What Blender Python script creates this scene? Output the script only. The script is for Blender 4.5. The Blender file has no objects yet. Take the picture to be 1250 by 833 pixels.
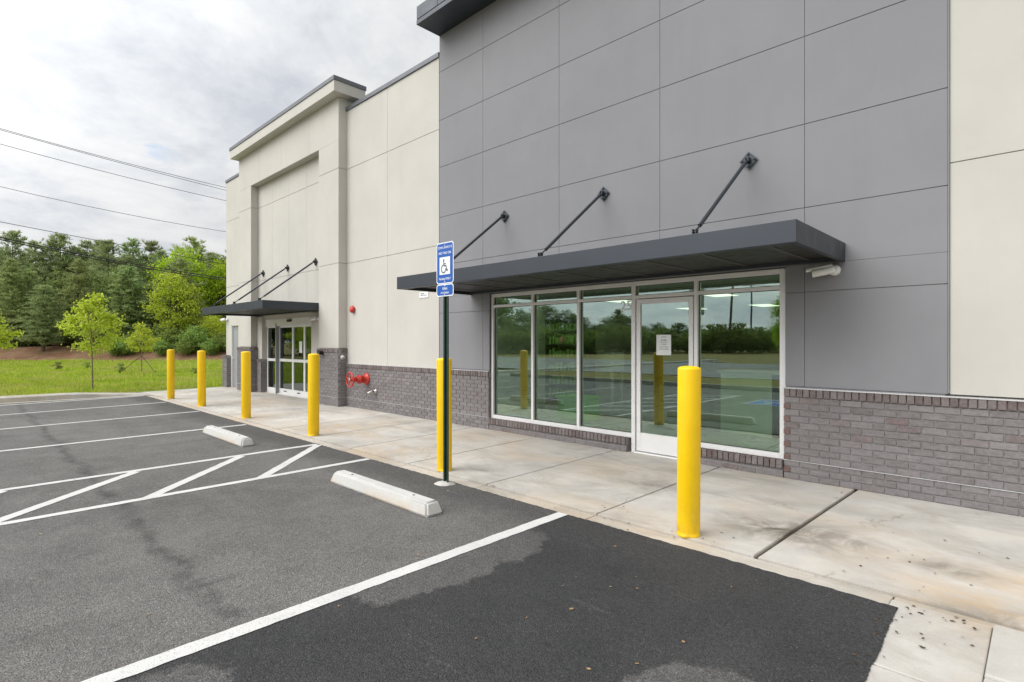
import bpy, bmesh, math, random
import numpy as np
from mathutils import Vector, Matrix
R = math.radians
random.seed(7)
S = bpy.context.scene
COL = S.collection
# ------------------------------------------------------------------ camera
H = 1.55
TH = R(44.3914)
FW = Vector((-math.sin(TH), math.cos(TH), 0)); RT = Vector((math.cos(TH), math.sin(TH), 0))
cd = bpy.data.cameras.new('camera'); cam = bpy.data.objects.new('camera', cd); COL.objects.link(cam)
cam.location = (0, 0, H); cam.rotation_euler = (R(90), 0, TH)
cd.sensor_width = 36.0; cd.lens = 36.0 * 666.0 / 1250.0; cd.clip_start = 0.05; cd.clip_end = 3000
cd.shift_y = (417.5 - 416.5) / 1250.0
S.camera = cam

def at(px, depth):
    """ground point seen at photograph column px, at a depth along the view"""
    p = FW * depth + RT * (depth * (px - 625) / 666.0)
    return p.x, p.y

# ------------------------------------------------------------------ materials
class G:
    def __init__(s, name):
        s.m = bpy.data.materials.new(name); s.m.use_nodes = True
        s.t = s.m.node_tree; s.t.nodes.clear()
        s.out = s.t.nodes.new('ShaderNodeOutputMaterial')
        s._c = None
    def n(s, typ, **kw):
        nd = s.t.nodes.new(typ)
        for k, v in kw.items(): setattr(nd, k, v)
        return nd
    def L(s, a, b): s.t.links.new(a, b)
    def put(s, inp, v):
        if hasattr(v, 'is_linked') or isinstance(v, bpy.types.NodeSocket): s.L(v, inp)
        else:
            if isinstance(v, (tuple, list)) and len(v) == 3 and inp.type == 'RGBA': v = (*v, 1)
            inp.default_value = v
    def co(s):
        if not s._c: s._c = s.n('ShaderNodeTexCoord')
        return s._c.outputs['Object']
    def scale(s, v, sc, rot=(0, 0, 0), loc=(0, 0, 0)):
        m = s.n('ShaderNodeMapping'); s.L(v, m.inputs[0]); m.inputs['Scale'].default_value = sc
        m.inputs['Rotation'].default_value = rot; m.inputs['Location'].default_value = loc
        return m.outputs[0]
    def noise(s, sc, det=4, rough=.55, v=None, dist=0):
        nd = s.n('ShaderNodeTexNoise'); s.L(v or s.co(), nd.inputs['Vector'])
        nd.inputs['Scale'].default_value = sc; nd.inputs['Detail'].default_value = det
        nd.inputs['Roughness'].default_value = rough; nd.inputs['Distortion'].default_value = dist
        return nd.outputs['Fac']
    def vor(s, sc, feat='F1', v=None, out='Distance'):
        nd = s.n('ShaderNodeTexVoronoi', feature=feat); s.L(v or s.co(), nd.inputs['Vector'])
        nd.inputs['Scale'].default_value = sc
        return nd.outputs[out]
    def ramp(s, f, stops, interp='LINEAR'):
        nd = s.n('ShaderNodeValToRGB'); s.put(nd.inputs[0], f); r = nd.color_ramp; r.interpolation = interp
        def c(v): return (v, v, v, 1) if not isinstance(v, (tuple, list)) else (*v, 1)
        r.elements[0].position, r.elements[0].color = stops[0][0], c(stops[0][1])
        r.elements[1].position, r.elements[1].color = stops[-1][0], c(stops[-1][1])
        for p, v in stops[1:-1]:
            e = r.elements.new(p); e.color = c(v)
        return nd.outputs[0]
    def mix(s, f, a, b, mode='MIX'):
        nd = s.n('ShaderNodeMix', data_type='RGBA', blend_type=mode)
        s.put(nd.inputs[0], f); s.put(nd.inputs[6], a); s.put(nd.inputs[7], b)
        return nd.outputs[2]
    def ma(s, op, a, b=0.0, c=None):
        nd = s.n('ShaderNodeMath', operation=op); s.put(nd.inputs[0], a); s.put(nd.inputs[1], b)
        if c is not None: s.put(nd.inputs[2], c)
        return nd.outputs[0]
    def xyz(s, v=None):
        nd = s.n('ShaderNodeSeparateXYZ'); s.L(v or s.co(), nd.inputs[0]); return nd.outputs
    def comb(s, x, y, z=0.0):
        nd = s.n('ShaderNodeCombineXYZ'); s.put(nd.inputs[0], x); s.put(nd.inputs[1], y); s.put(nd.inputs[2], z); return nd.outputs[0]
    def island(s): return s.n('ShaderNodeNewGeometry').outputs['Random Per Island']
    def objrand(s): return s.n('ShaderNodeObjectInfo').outputs['Random']
    def bump(s, h, st=.3, d=.01, nrm=None):
        nd = s.n('ShaderNodeBump'); s.put(nd.inputs['Height'], h); nd.inputs['Strength'].default_value = st; nd.inputs['Distance'].default_value = d
        if nrm: s.L(nrm, nd.inputs['Normal'])
        return nd.outputs[0]
    def bsdf(s, col, rough=.6, metal=0.0, nrm=None, spec=.5, link=True):
        b = s.n('ShaderNodeBsdfPrincipled'); s.put(b.inputs['Base Color'], col); s.put(b.inputs['Roughness'], rough)
        s.put(b.inputs['Metallic'], metal); s.put(b.inputs['Specular IOR Level'], spec)
        if nrm: s.L(nrm, b.inputs['Normal'])
        if link: s.L(b.outputs[0], s.out.inputs[0])
        return b
def mul(c, k): return tuple(x * k for x in c)

def stucco(name, col):
    g = G(name)
    a = g.noise(.9, 6, .6); v = g.scale(g.co(), (3.5, 3.5, .5)); st = g.noise(1.0, 5, .6, v)
    c = g.mix(g.ramp(a, [(.35, 0), (.7, 1)]), mul(col, .95), mul(col, 1.04))
    c = g.mix(g.ramp(st, [(.5, 0), (.8, .35)]), c, mul(col, .88))
    b = g.bump(g.noise(170, 3, .7), .35, .004); b = g.bump(g.noise(6, 3, .5), .12, .01, b)
    g.bsdf(c, .9, 0, b, .25); return g.m
M = {}
M['cream'] = stucco('cream_stucco', (.55, .532, .488))
M['grey'] = stucco('grey_stucco', (.255, .255, .270))
def plain(name, col, rough=.5, metal=0., spec=.5, var=.08, sc=4., bumps=0.):
    g = G(name); f = g.noise(sc, 5, .6)
    c = g.mix(g.ramp(f, [(.3, 0), (.7, 1)]), mul(col, 1 - var), mul(col, 1 + var))
    nb = g.bump(g.noise(sc * 12, 3, .6), bumps, .003) if bumps else None
    g.bsdf(c, g.ramp(g.noise(sc * 2, 4), [(.3, max(0, rough - .06)), (.7, min(1, rough + .08))]), metal, nb, spec); return g.m
M['groove'] = plain('joint_backing', (.36, .34, .30), .95)
M['groove_grey'] = plain('grey_joint_backing', (.235, .235, .245), .95)
M['mortar'] = plain('mortar', (.27, .26, .26), .95, var=.15, sc=9, bumps=.5)
def brick(name, a, b, c3, red=.0):
    g = G(name); i = g.island()
    c = g.ramp(i, [(0, a), (.35, b), (.7, c3), (.9, mul(c3, 1.12)), (.97, (a[0] * 1.02, a[1] * .86, a[2] * .84)), (1, mul(a, .8))])
    f = g.noise(34, 6, .7)
    c = g.mix(g.ramp(f, [(.42, 0), (.72, .5)]), c, mul(c3, 1.55))
    c = g.mix(g.ramp(g.noise(22, 6, .75, g.scale(g.co(), (.45, .45, 1.6), loc=(3, 3, 3))), [(.5, 0), (.68, .5)]), c, mul(a, .55))
    c = g.mix(g.ramp(g.noise(1.3, 4), [(.5, 0), (.8, .3)]), c, (.31, .28, .27))
    nb = g.bump(g.noise(90, 4, .7), .5, .004)
    g.bsdf(c, .9, 0, nb, .25); return g.m
M['brick'] = brick('grey_brown_brick', (.170, .154, .154), (.184, .169, .170), (.198, .185, .187))
M['brick_cap'] = brick('rowlock_brick', (.125, .095, .09), (.155, .128, .124), (.185, .162, .16))
M['brick_red'] = brick('dark_red_brick', (.12, .066, .056), (.14, .085, .075), (.16, .1, .09))
M['dark_metal'] = plain('charcoal_metal', (.042, .050, .062), .42, .35, .5, .05, 2)
M['soffit'] = plain('bronze_soffit', (.03, .028, .024), .5, .2)
M['batten'] = plain('bronze_batten', (.07, .066, .058), .5, .2)
M['coping'] = plain('grey_coping_metal', (.13, .136, .152), .45, .3, .5, .05, 2)
M['alum'] = plain('clear_aluminium', (.80, .795, .79), .4, .12, .5, .04, 3)
M['alum_dark'] = plain('dark_gasket', (.05, .05, .05), .7)  # plain dark colour of the glazing gaskets and door stickers
M['flash'] = plain('white_flashing', (.56, .56, .57), .45, .1)
M['white_plastic'] = plain('white_plastic', (.72, .72, .7), .4)
M['black_plastic'] = plain('black_plastic', (.015, .015, .016), .5)
M['red'] = plain('red_enamel', (.52, .035, .022), .35, 0, .5, .15, 14)
M['brass'] = plain('chrome', (.46, .44, .41), .3, .9)
M['door_grey'] = plain('grey_door_paint', (.30, .31, .325), .5)
M['post_green'] = plain('green_post_enamel', (.018, .05, .035), .4, .2, .5, .2, 9)
M['sign_blue'] = plain('sign_blue', (.003, .088, .40), .38, 0, .5, .05)
M['sign_white'] = plain('sign_white', (.8, .82, .84), .4)
M['paper'] = plain('paper', (.75, .77, .76), .8)
M['ink'] = plain('ink', (.09, .1, .1), .8)
M['tile'] = plain('interior_floor_tile', (.5, .5, .47), .3, var=.08, sc=1.2)
M['inwall'] = plain('interior_wall', (.62, .64, .58), .8)
M['ceil'] = plain('ceiling_tile', (.55, .55, .53), .9)
M['counter'] = plain('counter_laminate', (.8, .83, .8), .5)
M['shelf_dark'] = plain('dark_shelving', (.012, .014, .012), .6)
M['lime'] = plain('lime_plastic', (.2, .75, .03), .5)
M['olive'] = plain('olive_packaging', (.13, .25, .05), .6, var=.3, sc=18)
M['pink'] = plain('pink_packaging', (.6, .2, .25), .6)
M['wood_pole'] = plain('weathered_pole', (.12, .1, .085), .9, var=.2, sc=3)
M['cable'] = plain('cable', (.035, .035, .038), .7)
def yellow():
    g = G('yellow_bollard_sleeve'); f = g.noise(5, 5, .6)
    c = g.mix(g.ramp(f, [(.3, 0), (.75, 1)]), (.92, .57, .003), (.96, .63, .006))
    z = g.xyz()[2]
    d = g.ma('MULTIPLY', g.ramp(z, [(0, 1), (.05, .6), (.16, .25), (.4, 0)]), g.ramp(g.noise(9, 5, .7), [(.42, 0), (.7, 1)]))
    c = g.mix(g.ma('MULTIPLY', d, .75), c, (.26, .18, .06))
    scr = g.noise(3, 6, .7, g.scale(g.co(), (9, 9, .8)))
    c = g.mix(g.ramp(scr, [(.58, 0), (.72, .4)]), c, (.66, .47, .12))
    g.bsdf(c, g.ramp(g.noise(12, 4), [(.3, .36), (.7, .52)]), 0, g.bump(g.noise(3, 2), .05, .02), .4); return g.m
M['yellow'] = yellow()
def ceil_emit(k=1.5):
    g = G('lit_diffuser'); e = g.n('ShaderNodeEmission'); e.inputs[0].default_value = (1, .97, .85, 1); e.inputs[1].default_value = k
    g.L(e.outputs[0], g.out.inputs[0]); return g.m
M['lit'] = ceil_emit(); M['lit_fill'] = ceil_emit(4.5)  # second, stronger emission is for the added unseen ceiling panels
def glass(name, refl, tint, rough=0.):
    g = G(name)
    t = g.n('ShaderNodeBsdfTransparent'); t.inputs[0].default_value = (*tint, 1)
    gl = g.n('ShaderNodeBsdfGlossy'); gl.inputs['Roughness'].default_value = rough; gl.inputs[0].default_value = (.85, .96, .98, 1)
    nb = g.bump(g.noise(1.1, 2, .4), .03, .02); g.L(nb, gl.inputs['Normal'])
    fr = g.n('ShaderNodeLayerWeight'); fr.inputs[0].default_value = .25
    fac = g.ma('ADD', g.ma('MULTIPLY', fr.outputs['Fresnel'], .9), refl)
    mx = g.n('ShaderNodeMixShader'); g.L(fac, mx.inputs[0]); g.L(t.outputs[0], mx.inputs[1]); g.L(gl.outputs[0], mx.inputs[2])
    g.L(mx.outputs[0], g.out.inputs[0]); return g.m
M['glass'] = glass('tinted_storefront_glass', .165, (.72, .85, .72))

def concrete(name, base, tan, stain, streak=True, amt=1.0):
    g = G(name); co = g.co(); x, y, z = g.xyz()
    isl = g.island()
    c = g.mix(g.ramp(g.noise(.8, 8, .68), [(.38, 0), (.62, 1)]), mul(base, .76), mul(base, 1.06))
    c = g.mix(g.ma('MULTIPLY', g.ramp(g.noise(.75, 6, .65, g.scale(co, (.75, 1.0, 1), loc=(3, 7, 0)), .3), [(.46, 0), (.64, 1)]), .62 * amt), c, tan)
    v = g.scale(co, (.7, 1.5, 1), (0, 0, .2)); c = g.mix(g.ma('MULTIPLY', g.ramp(g.noise(1.5, 7, .7, v, .8), [(.47, 0), (.68, 1)]), .68 * amt), c, stain)
    c = g.mix(g.ma('MULTIPLY', g.ramp(isl, [(0, 0), (1, 1)]), .10), c, mul(base, 1.15))
    # dirt around the expansion joint and the bollard feet, dark smears of its own shape
    for (cx, cy, r, k) in ((-1.55, 4.75, .75, .75), (-1.05, 4.9, .35, .35), (-.45, 4.75, .35, .5), (-3.0, 5.3, .6, .4), (-4.9, 4.5, .5, .3), (-.2, 4.1, .5, .4)):
        dx = g.ma('SUBTRACT', x, cx); dy = g.ma('SUBTRACT', y, cy)
        d = g.ma('SQRT', g.ma('ADD', g.ma('MULTIPLY', dx, dx), g.ma('MULTIPLY', g.ma('MULTIPLY', dy, dy), 2.2)))
        f = g.ma('MULTIPLY', g.ramp(g.ma('DIVIDE', d, r), [(0, 1), (1, 0)]), g.ramp(g.noise(3.2, 7, .7, None, .8), [(.36, 0), (.58, 1)]))
        c = g.mix(g.ma('MULTIPLY', f, min(1, k * 1.5) * amt), c, (.13, .11, .085))
    for (cx, cy, r, k) in ((.25, 4.7, .7, .8), (-.3, 4.25, .5, .5), (-9.2, 4.9, 1.2, .5), (-6.6, 4.5, .7, .5)):
        dx = g.ma('SUBTRACT', x, cx); dy = g.ma('SUBTRACT', y, cy)
        d = g.ma('SQRT', g.ma('ADD', g.ma('MULTIPLY', dx, dx), g.ma('MULTIPLY', dy, dy)))
        f = g.ma('MULTIPLY', g.ramp(g.ma('DIVIDE', d, r), [(0, 1), (1, 0)]), g.ramp(g.noise(4.5, 6, .65, g.scale(co, (.7, 1.4, 1), loc=(2, 2, 0))), [(.4, 0), (.62, 1)]))
        c = g.mix(g.ma('MULTIPLY', f, k * amt), c, (.55, .37, .19))
    sp = g.ramp(g.noise(420, 2, .5), [(.3, .86), (.7, 1.1)])
    c = g.mix(1.0, c, sp, 'MULTIPLY')
    pit = g.ramp(g.vor(26), [(.035, .45), (.09, 1)]); msk = g.ramp(g.noise(2.2, 4), [(.45, 0), (.6, 1)])
    c = g.mix(g.ma('MULTIPLY', msk, .8 * amt), c, g.mix(1.0, c, pit, 'MULTIPLY'))
    # hairline cracks
    dv = g.n('ShaderNodeVectorMath', operation='ADD'); g.L(co, dv.inputs[0])
    nz = g.n('ShaderNodeTexNoise'); g.L(co, nz.inputs['Vector']); nz.inputs['Scale'].default_value = 2.4; nz.inputs['Detail'].default_value = 6
    g.L(nz.outputs['Color'], dv.inputs[1])
    cr = g.ramp(g.vor(.62, 'DISTANCE_TO_EDGE', dv.outputs[0]), [(.0015, 1), (.0075, 0)])
    c = g.mix(g.ma('MULTIPLY', g.ma('MULTIPLY', cr, g.ramp(g.noise(.7, 3), [(.48, 0), (.58, 1)])), .5 * amt), c, (.2, .16, .11))
    h = g.ma('ADD', g.noise(240, 2, .6), g.ma('MULTIPLY', g.noise(14, 4), .6))
    g.bsdf(c, .85, 0, g.bump(h, .3, .004), .3); return g.m
M['walk'] = concrete('sidewalk_concrete', (.56, .535, .495), (.54, .435, .32), (.32, .285, .24))
M['edge'] = concrete('edge_strip_concrete', (.54, .50, .44), (.50, .38, .26), (.33, .285, .23))
M['newc'] = concrete('new_concrete', (.56, .545, .51), (.5, .45, .37), (.42, .39, .35), amt=.45)
M['curb'] = concrete('curb_concrete', (.48, .465, .425), (.42, .36, .28), (.27, .25, .21))
def stopc():
    g = G('wheel_stop_concrete'); z = g.xyz()[2]
    c = g.mix(g.ramp(g.noise(3, 6, .65), [(.3, 0), (.7, 1)]), (.50, .495, .475), (.60, .595, .57))
    f = g.ma('MULTIPLY', g.ramp(z, [(0, 1), (.1, 0)]), g.ramp(g.noise(4.5, 5, .6, g.scale(g.co(), (.6, 1, .5))), [(.4, 0), (.65, 1)]))
    c = g.mix(g.ma('MULTIPLY', f, .6), c, (.45, .3, .15))
    c = g.mix(g.ramp(g.noise(60, 3), [(.6, 0), (.75, .35)]), c, (.3, .29, .27))
    pit = g.ramp(g.vor(70), [(.03, .55), (.08, 1)]); c = g.mix(.2, c, g.mix(1., c, pit, 'MULTIPLY'))
    g.bsdf(c, .88, 0, g.bump(g.noise(130, 3, .7), .4, .004), .25); return g.m
M['stop'] = stopc()

def asphalt():
    g = G('asphalt'); co = g.co(); x, y, z = g.xyz()
    a = g.noise(.45, 6, .6); b = g.noise(2.6, 6, .65)
    c = g.mix(g.ramp(a, [(.35, 0), (.65, 1)]), (.122, .117, .111), (.172, .165, .158))
    c = g.mix(g.ramp(g.noise(.28, 5, .6, g.scale(co, (1, 1, 1), loc=(3, 1, 0))), [(.42, 0), (.62, .5)]), c, (.10, .096, .092)); c = g.mix(g.ramp(b, [(.45, 0), (.72, .6)]), c, (.19, .182, .172)); c = g.mix(g.ramp(g.noise(1.7, 7, .7, g.scale(co, (1, 1, 1), loc=(8, 8, 0))), [(.55, 0), (.7, .45)]), c, (.072, .069, .066))
    # patch of newer, blacker asphalt right of the stripe, with worn tongues in it
    wob = g.ma('MULTIPLY', g.ma('SUBTRACT', g.noise(1.1, 6, .65, g.scale(co, (1, 1, 1), loc=(5, 2, 0))), .5), 1.3)
    wn = g.ma('MULTIPLY', g.ma('SUBTRACT', g.noise(2.4, 7, .7, g.scale(co, (1, 1, 1), loc=(1, 6, 0))), .5), 2.4)
    left = g.ramp(g.ma('ADD', x, 3.06), [(0, 0), (.02, 1)])
    worn = None
    for (cx, cy, rx, ry) in ((-2.98, 2.55, .34, .95), (-1.0, 2.2, .36, .40), (-2.75, .3, .3, .6)):
        dx = g.ma('DIVIDE', g.ma('SUBTRACT', x, cx), rx); dy = g.ma('DIVIDE', g.ma('SUBTRACT', y, cy), ry)
        d = g.ma('ADD', g.ma('ADD', g.ma('MULTIPLY', dx, dx), g.ma('MULTIPLY', dy, dy)), wn)
        w_ = g.ramp(d, [(.75, 1), (.95, 0)]); worn = w_ if worn is None else g.ma('MAXIMUM', worn, w_)
    drk = g.ma('MULTIPLY', left, g.ma('SUBTRACT', 1.0, g.ma('MULTIPLY', worn, .62)))
    fresh = g.mix(g.ramp(g.noise(1.4, 6, .6), [(.35, 0), (.7, 1)]), (.025, .026, .0285), (.042, .0425, .045))
    c = g.mix(g.ma('MULTIPLY', drk, .9), c, fresh)
    # longitudinal construction seam, meandering
    sy = g.ma('ADD', g.ma('SUBTRACT', y, 1.09), g.ma('MULTIPLY', g.ma('SUBTRACT', g.noise(.9, 5, .6), .5), .5))
    sd = g.ramp(g.ma('ABSOLUTE', sy), [(.02, 1), (.085, 0)])
    rough_edge = g.ramp(g.noise(5, 6, .75), [(.38, .15), (.6, 1)])
    fade = g.ramp(g.ma('ADD', x, 3.3), [(-.5, 1), (.1, 0)])
    sd = g.ma('MULTIPLY', g.ma('MULTIPLY', sd, rough_edge), g.ma('MULTIPLY', fade, .62))
    c = g.mix(sd, c, (.030, .029, .029))
    # edge strip near the walk is darker (fresh)
    es = g.ma('MULTIPLY', g.ramp(g.ma('ADD', y, g.ma('MULTIPLY', wob, .5)), [(3.1, 0), (3.5, 1)]), .5)
    esr = g.n('ShaderNodeMapRange'); g.L(g.ma('ADD', y, g.ma('MULTIPLY', wob, .8)), esr.inputs[0]); esr.inputs[1].default_value = 3.1; esr.inputs[2].default_value = 3.55
    c = g.mix(g.ma('MULTIPLY', esr.outputs[0], .6), c, (.052, .05, .05))
    # old tyre scuffs
    sc = g.noise(1.3, 6, .7, g.scale(co, (.35, 2.6, 1), (0, 0, -.3))); c = g.mix(g.ramp(sc, [(.6, 0), (.74, .4)]), c, (.2, .19, .18))
    sc2 = g.noise(1.1, 5, .7, g.scale(co, (2.4, .3, 1), (0, 0, .35), (4, 0, 0))); c = g.mix(g.ramp(sc2, [(.58, 0), (.72, .4)]), c, (.062, .06, .058))
    # aggregate
    ag = g.ramp(g.vor(150, out='Color'), [(.1, .55), (.5, .95), (.8, 1.3), (.95, 1.9)])
    c = g.mix(1., c, ag, 'MULTIPLY')
    pebb = g.ramp(g.vor(46), [(.10, 1), (.17, 0)]); pm = g.ramp(g.vor(46, out='Color'), [(.76, 0), (.84, 1)])
    c = g.mix(g.ma('MULTIPLY', g.ma('MULTIPLY', pebb, pm), .5), c, (.30, .285, .265))
    h = g.ma('ADD', g.vor(115), g.ma('MULTIPLY', g.noise(38, 4, .7), .9))
    nb = g.bump(h, .8, .007); nb = g.bump(g.noise(7, 4, .6), .3, .02, nb)
    g.bsdf(c, g.ramp(g.noise(30, 3), [(.3, .7), (.7, .9)]), 0, nb, .3); return g.m
M['asphalt'] = asphalt()
def paint(name, col, worn):
    g = G(name)
    c = g.mix(g.ramp(g.noise(2, 6, .6), [(.3, 0), (.7, 1)]), mul(col, .92), mul(col, 1.05))
    w = g.ma('MULTIPLY', g.ramp(g.noise(60, 6, .75), [(.56, 0), (.66, 1)]), g.ramp(g.noise(1.1, 4), [(.35, .25), (.65, 1)]))
    c = g.mix(g.ma('MULTIPLY', w, worn), c, (.14, .135, .13))
    d = g.ramp(g.noise(5, 6, .7), [(.5, 0), (.75, .35)]); c = g.mix(d, c, mul(col, .62))
    nb = g.bump(g.ma('ADD', g.vor(115), g.noise(38, 4)), .4, .006)
    g.bsdf(c, .75, 0, nb, .3); return g.m
M['stripe'] = paint('white_road_paint', (.62, .615, .60), .8)
M['blue_paint'] = paint('blue_road_paint', (.02, .13, .45), .4)
M['road'] = plain('road_asphalt', (.24, .24, .24), .9, var=.12, sc=.5)
def ground():
    g = G('grass_ground'); co = g.co(); x, y, z = g.xyz()
    w = g.ma('ADD', g.ma('MULTIPLY', x, FW.x), g.ma('MULTIPLY', y, FW.y))
    c = g.mix(g.ramp(g.noise(.5, 6, .6), [(.3, 0), (.7, 1)]), (.15, .22, .016), (.27, .33, .04))
    c = g.mix(g.ramp(g.noise(7, 5, .7), [(.4, 0), (.75, .5)]), c, (.11, .17, .01))
    c = g.mix(g.ramp(g.noise(.33, 5, .65, g.scale(co, (1, 1, 1), loc=(9, 3, 0))), [(.6, 0), (.7, .65)]), c, (.33, .26, .10))
    nz = g.ma('MULTIPLY', g.ma('SUBTRACT', g.noise(.35, 5, .6), .5), 5)
    mr = g.n('ShaderNodeMapRange'); g.L(g.ma('ADD', w, nz), mr.inputs[0]); mr.inputs[1].default_value = 45.2; mr.inputs[2].default_value = 46.4
    soil = g.mix(g.ramp(g.noise(.9, 6, .65), [(.35, 0), (.65, 1)]), (.17, .085, .05), (.27, .17, .105))
    soil = g.mix(g.ramp(g.noise(2.2, 5), [(.55, 0), (.7, .7)]), soil, (.08, .1, .02))
    c = g.mix(mr.outputs[0], c, soil)
    # across the road the verge is dry and olive
    m2 = g.n('ShaderNodeMapRange'); g.L(y, m2.inputs[0]); m2.inputs[1].default_value = -3.8; m2.inputs[2].default_value = -4.2; m2.clamp = True
    dry = g.mix(g.ramp(g.noise(.25, 6, .65), [(.35, 0), (.65, 1)]), (.19, .17, .05), (.30, .235, .10))
    c = g.mix(g.ma('MULTIPLY', m2.outputs[0], .93), c, dry)
    nb = g.bump(g.noise(16, 6, .7), .8, .06)
    g.bsdf(c, .9, 0, nb, .15); return g.m
M['ground'] = ground()
def leafmat(name, a, b, trans=.35, objvar=.35):
    g = G(name); i = g.island(); o = g.objrand()
    c = g.ramp(i, [(0, a), (.6, tuple((p + q) / 2 for p, q in zip(a, b))), (1, b)])
    hs = g.n('ShaderNodeHueSaturation'); g.L(c, hs.inputs['Color'])
    g.put(hs.inputs['Hue'], g.ma('ADD', g.ma('MULTIPLY', o, .04 * objvar / .35), .5 - .012 * objvar / .35))
    g.put(hs.inputs['Value'], g.ma('ADD', g.ma('MULTIPLY', o, objvar * 1.4), 1 - objvar * .7))
    c = hs.outputs[0]
    b_ = g.bsdf(c, .6, 0, None, .25, link=False)
    t = g.n('ShaderNodeBsdfTranslucent'); g.L(c, t.inputs[0])
    mx = g.n('ShaderNodeMixShader'); mx.inputs[0].default_value = trans
    g.L(b_.outputs[0], mx.inputs[1]); g.L(t.outputs[0], mx.inputs[2]); g.L(mx.outputs[0], g.out.inputs[0]); return g.m
M['maple'] = leafmat('young_maple_leaves', (.36, .47, .03), (.66, .70, .11), .55, .08)
M['pine'] = leafmat('pine_needles', (.22, .285, .12), (.47, .53, .24), .5, .3)
M['pine_light'] = leafmat('light_pine_needles', (.24, .31, .11), (.48, .52, .22), .5, .25)
M['lime_leaf'] = leafmat('spring_green_leaves', (.28, .44, .02), (.52, .64, .05), .55, .12)
M['gold_leaf'] = leafmat('yellow_green_leaves', (.36, .46, .03), (.62, .66, .10), .55, .08)
M['bush'] = leafmat('understory_leaves', (.17, .24, .06), (.40, .46, .12), .5)
M['far_leaf'] = leafmat('woodland_leaves', (.12, .18, .06), (.28, .34, .12), .5, .25)
def bladem():
    g = G('grass_blades'); i = g.island()
    c = g.ramp(i, [(0, (.28, .40, .03)), (.6, (.42, .52, .05)), (1, (.54, .60, .09))])
    c = g.mix(g.ramp(g.noise(.35, 5, .65), [(.46, 0), (.62, .75)]), c, (.52, .47, .17)); c = g.mix(g.ramp(g.noise(.8, 4, .6, g.scale(g.co(), (1, 1, 1), loc=(5, 5, 0))), [(.5, 0), (.66, .6)]), c, (.17, .30, .03))
    b_ = g.bsdf(c, .7, 0, None, .2, link=False); t = g.n('ShaderNodeBsdfTranslucent'); g.L(c, t.inputs[0]); mx = g.n('ShaderNodeMixShader'); mx.inputs[0].default_value = .5
    g.L(b_.outputs[0], mx.inputs[1]); g.L(t.outputs[0], mx.inputs[2]); g.L(mx.outputs[0], g.out.inputs[0]); return g.m
M['grass_blade'] = bladem()
M['bark'] = plain('bark', (.10, .075, .055), .95, var=.3, sc=6, bumps=.6)
M['bark_pale'] = plain('young_bark', (.22, .17, .13), .9, var=.25, sc=12, bumps=.4)
M['debris'] = leafmat('dead_leaves', (.28, .15, .06), (.5, .36, .2), .1, 0)
M['debris_dark'] = leafmat('dark_litter', (.04, .028, .02), (.12, .08, .05), .1, 0)

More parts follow.
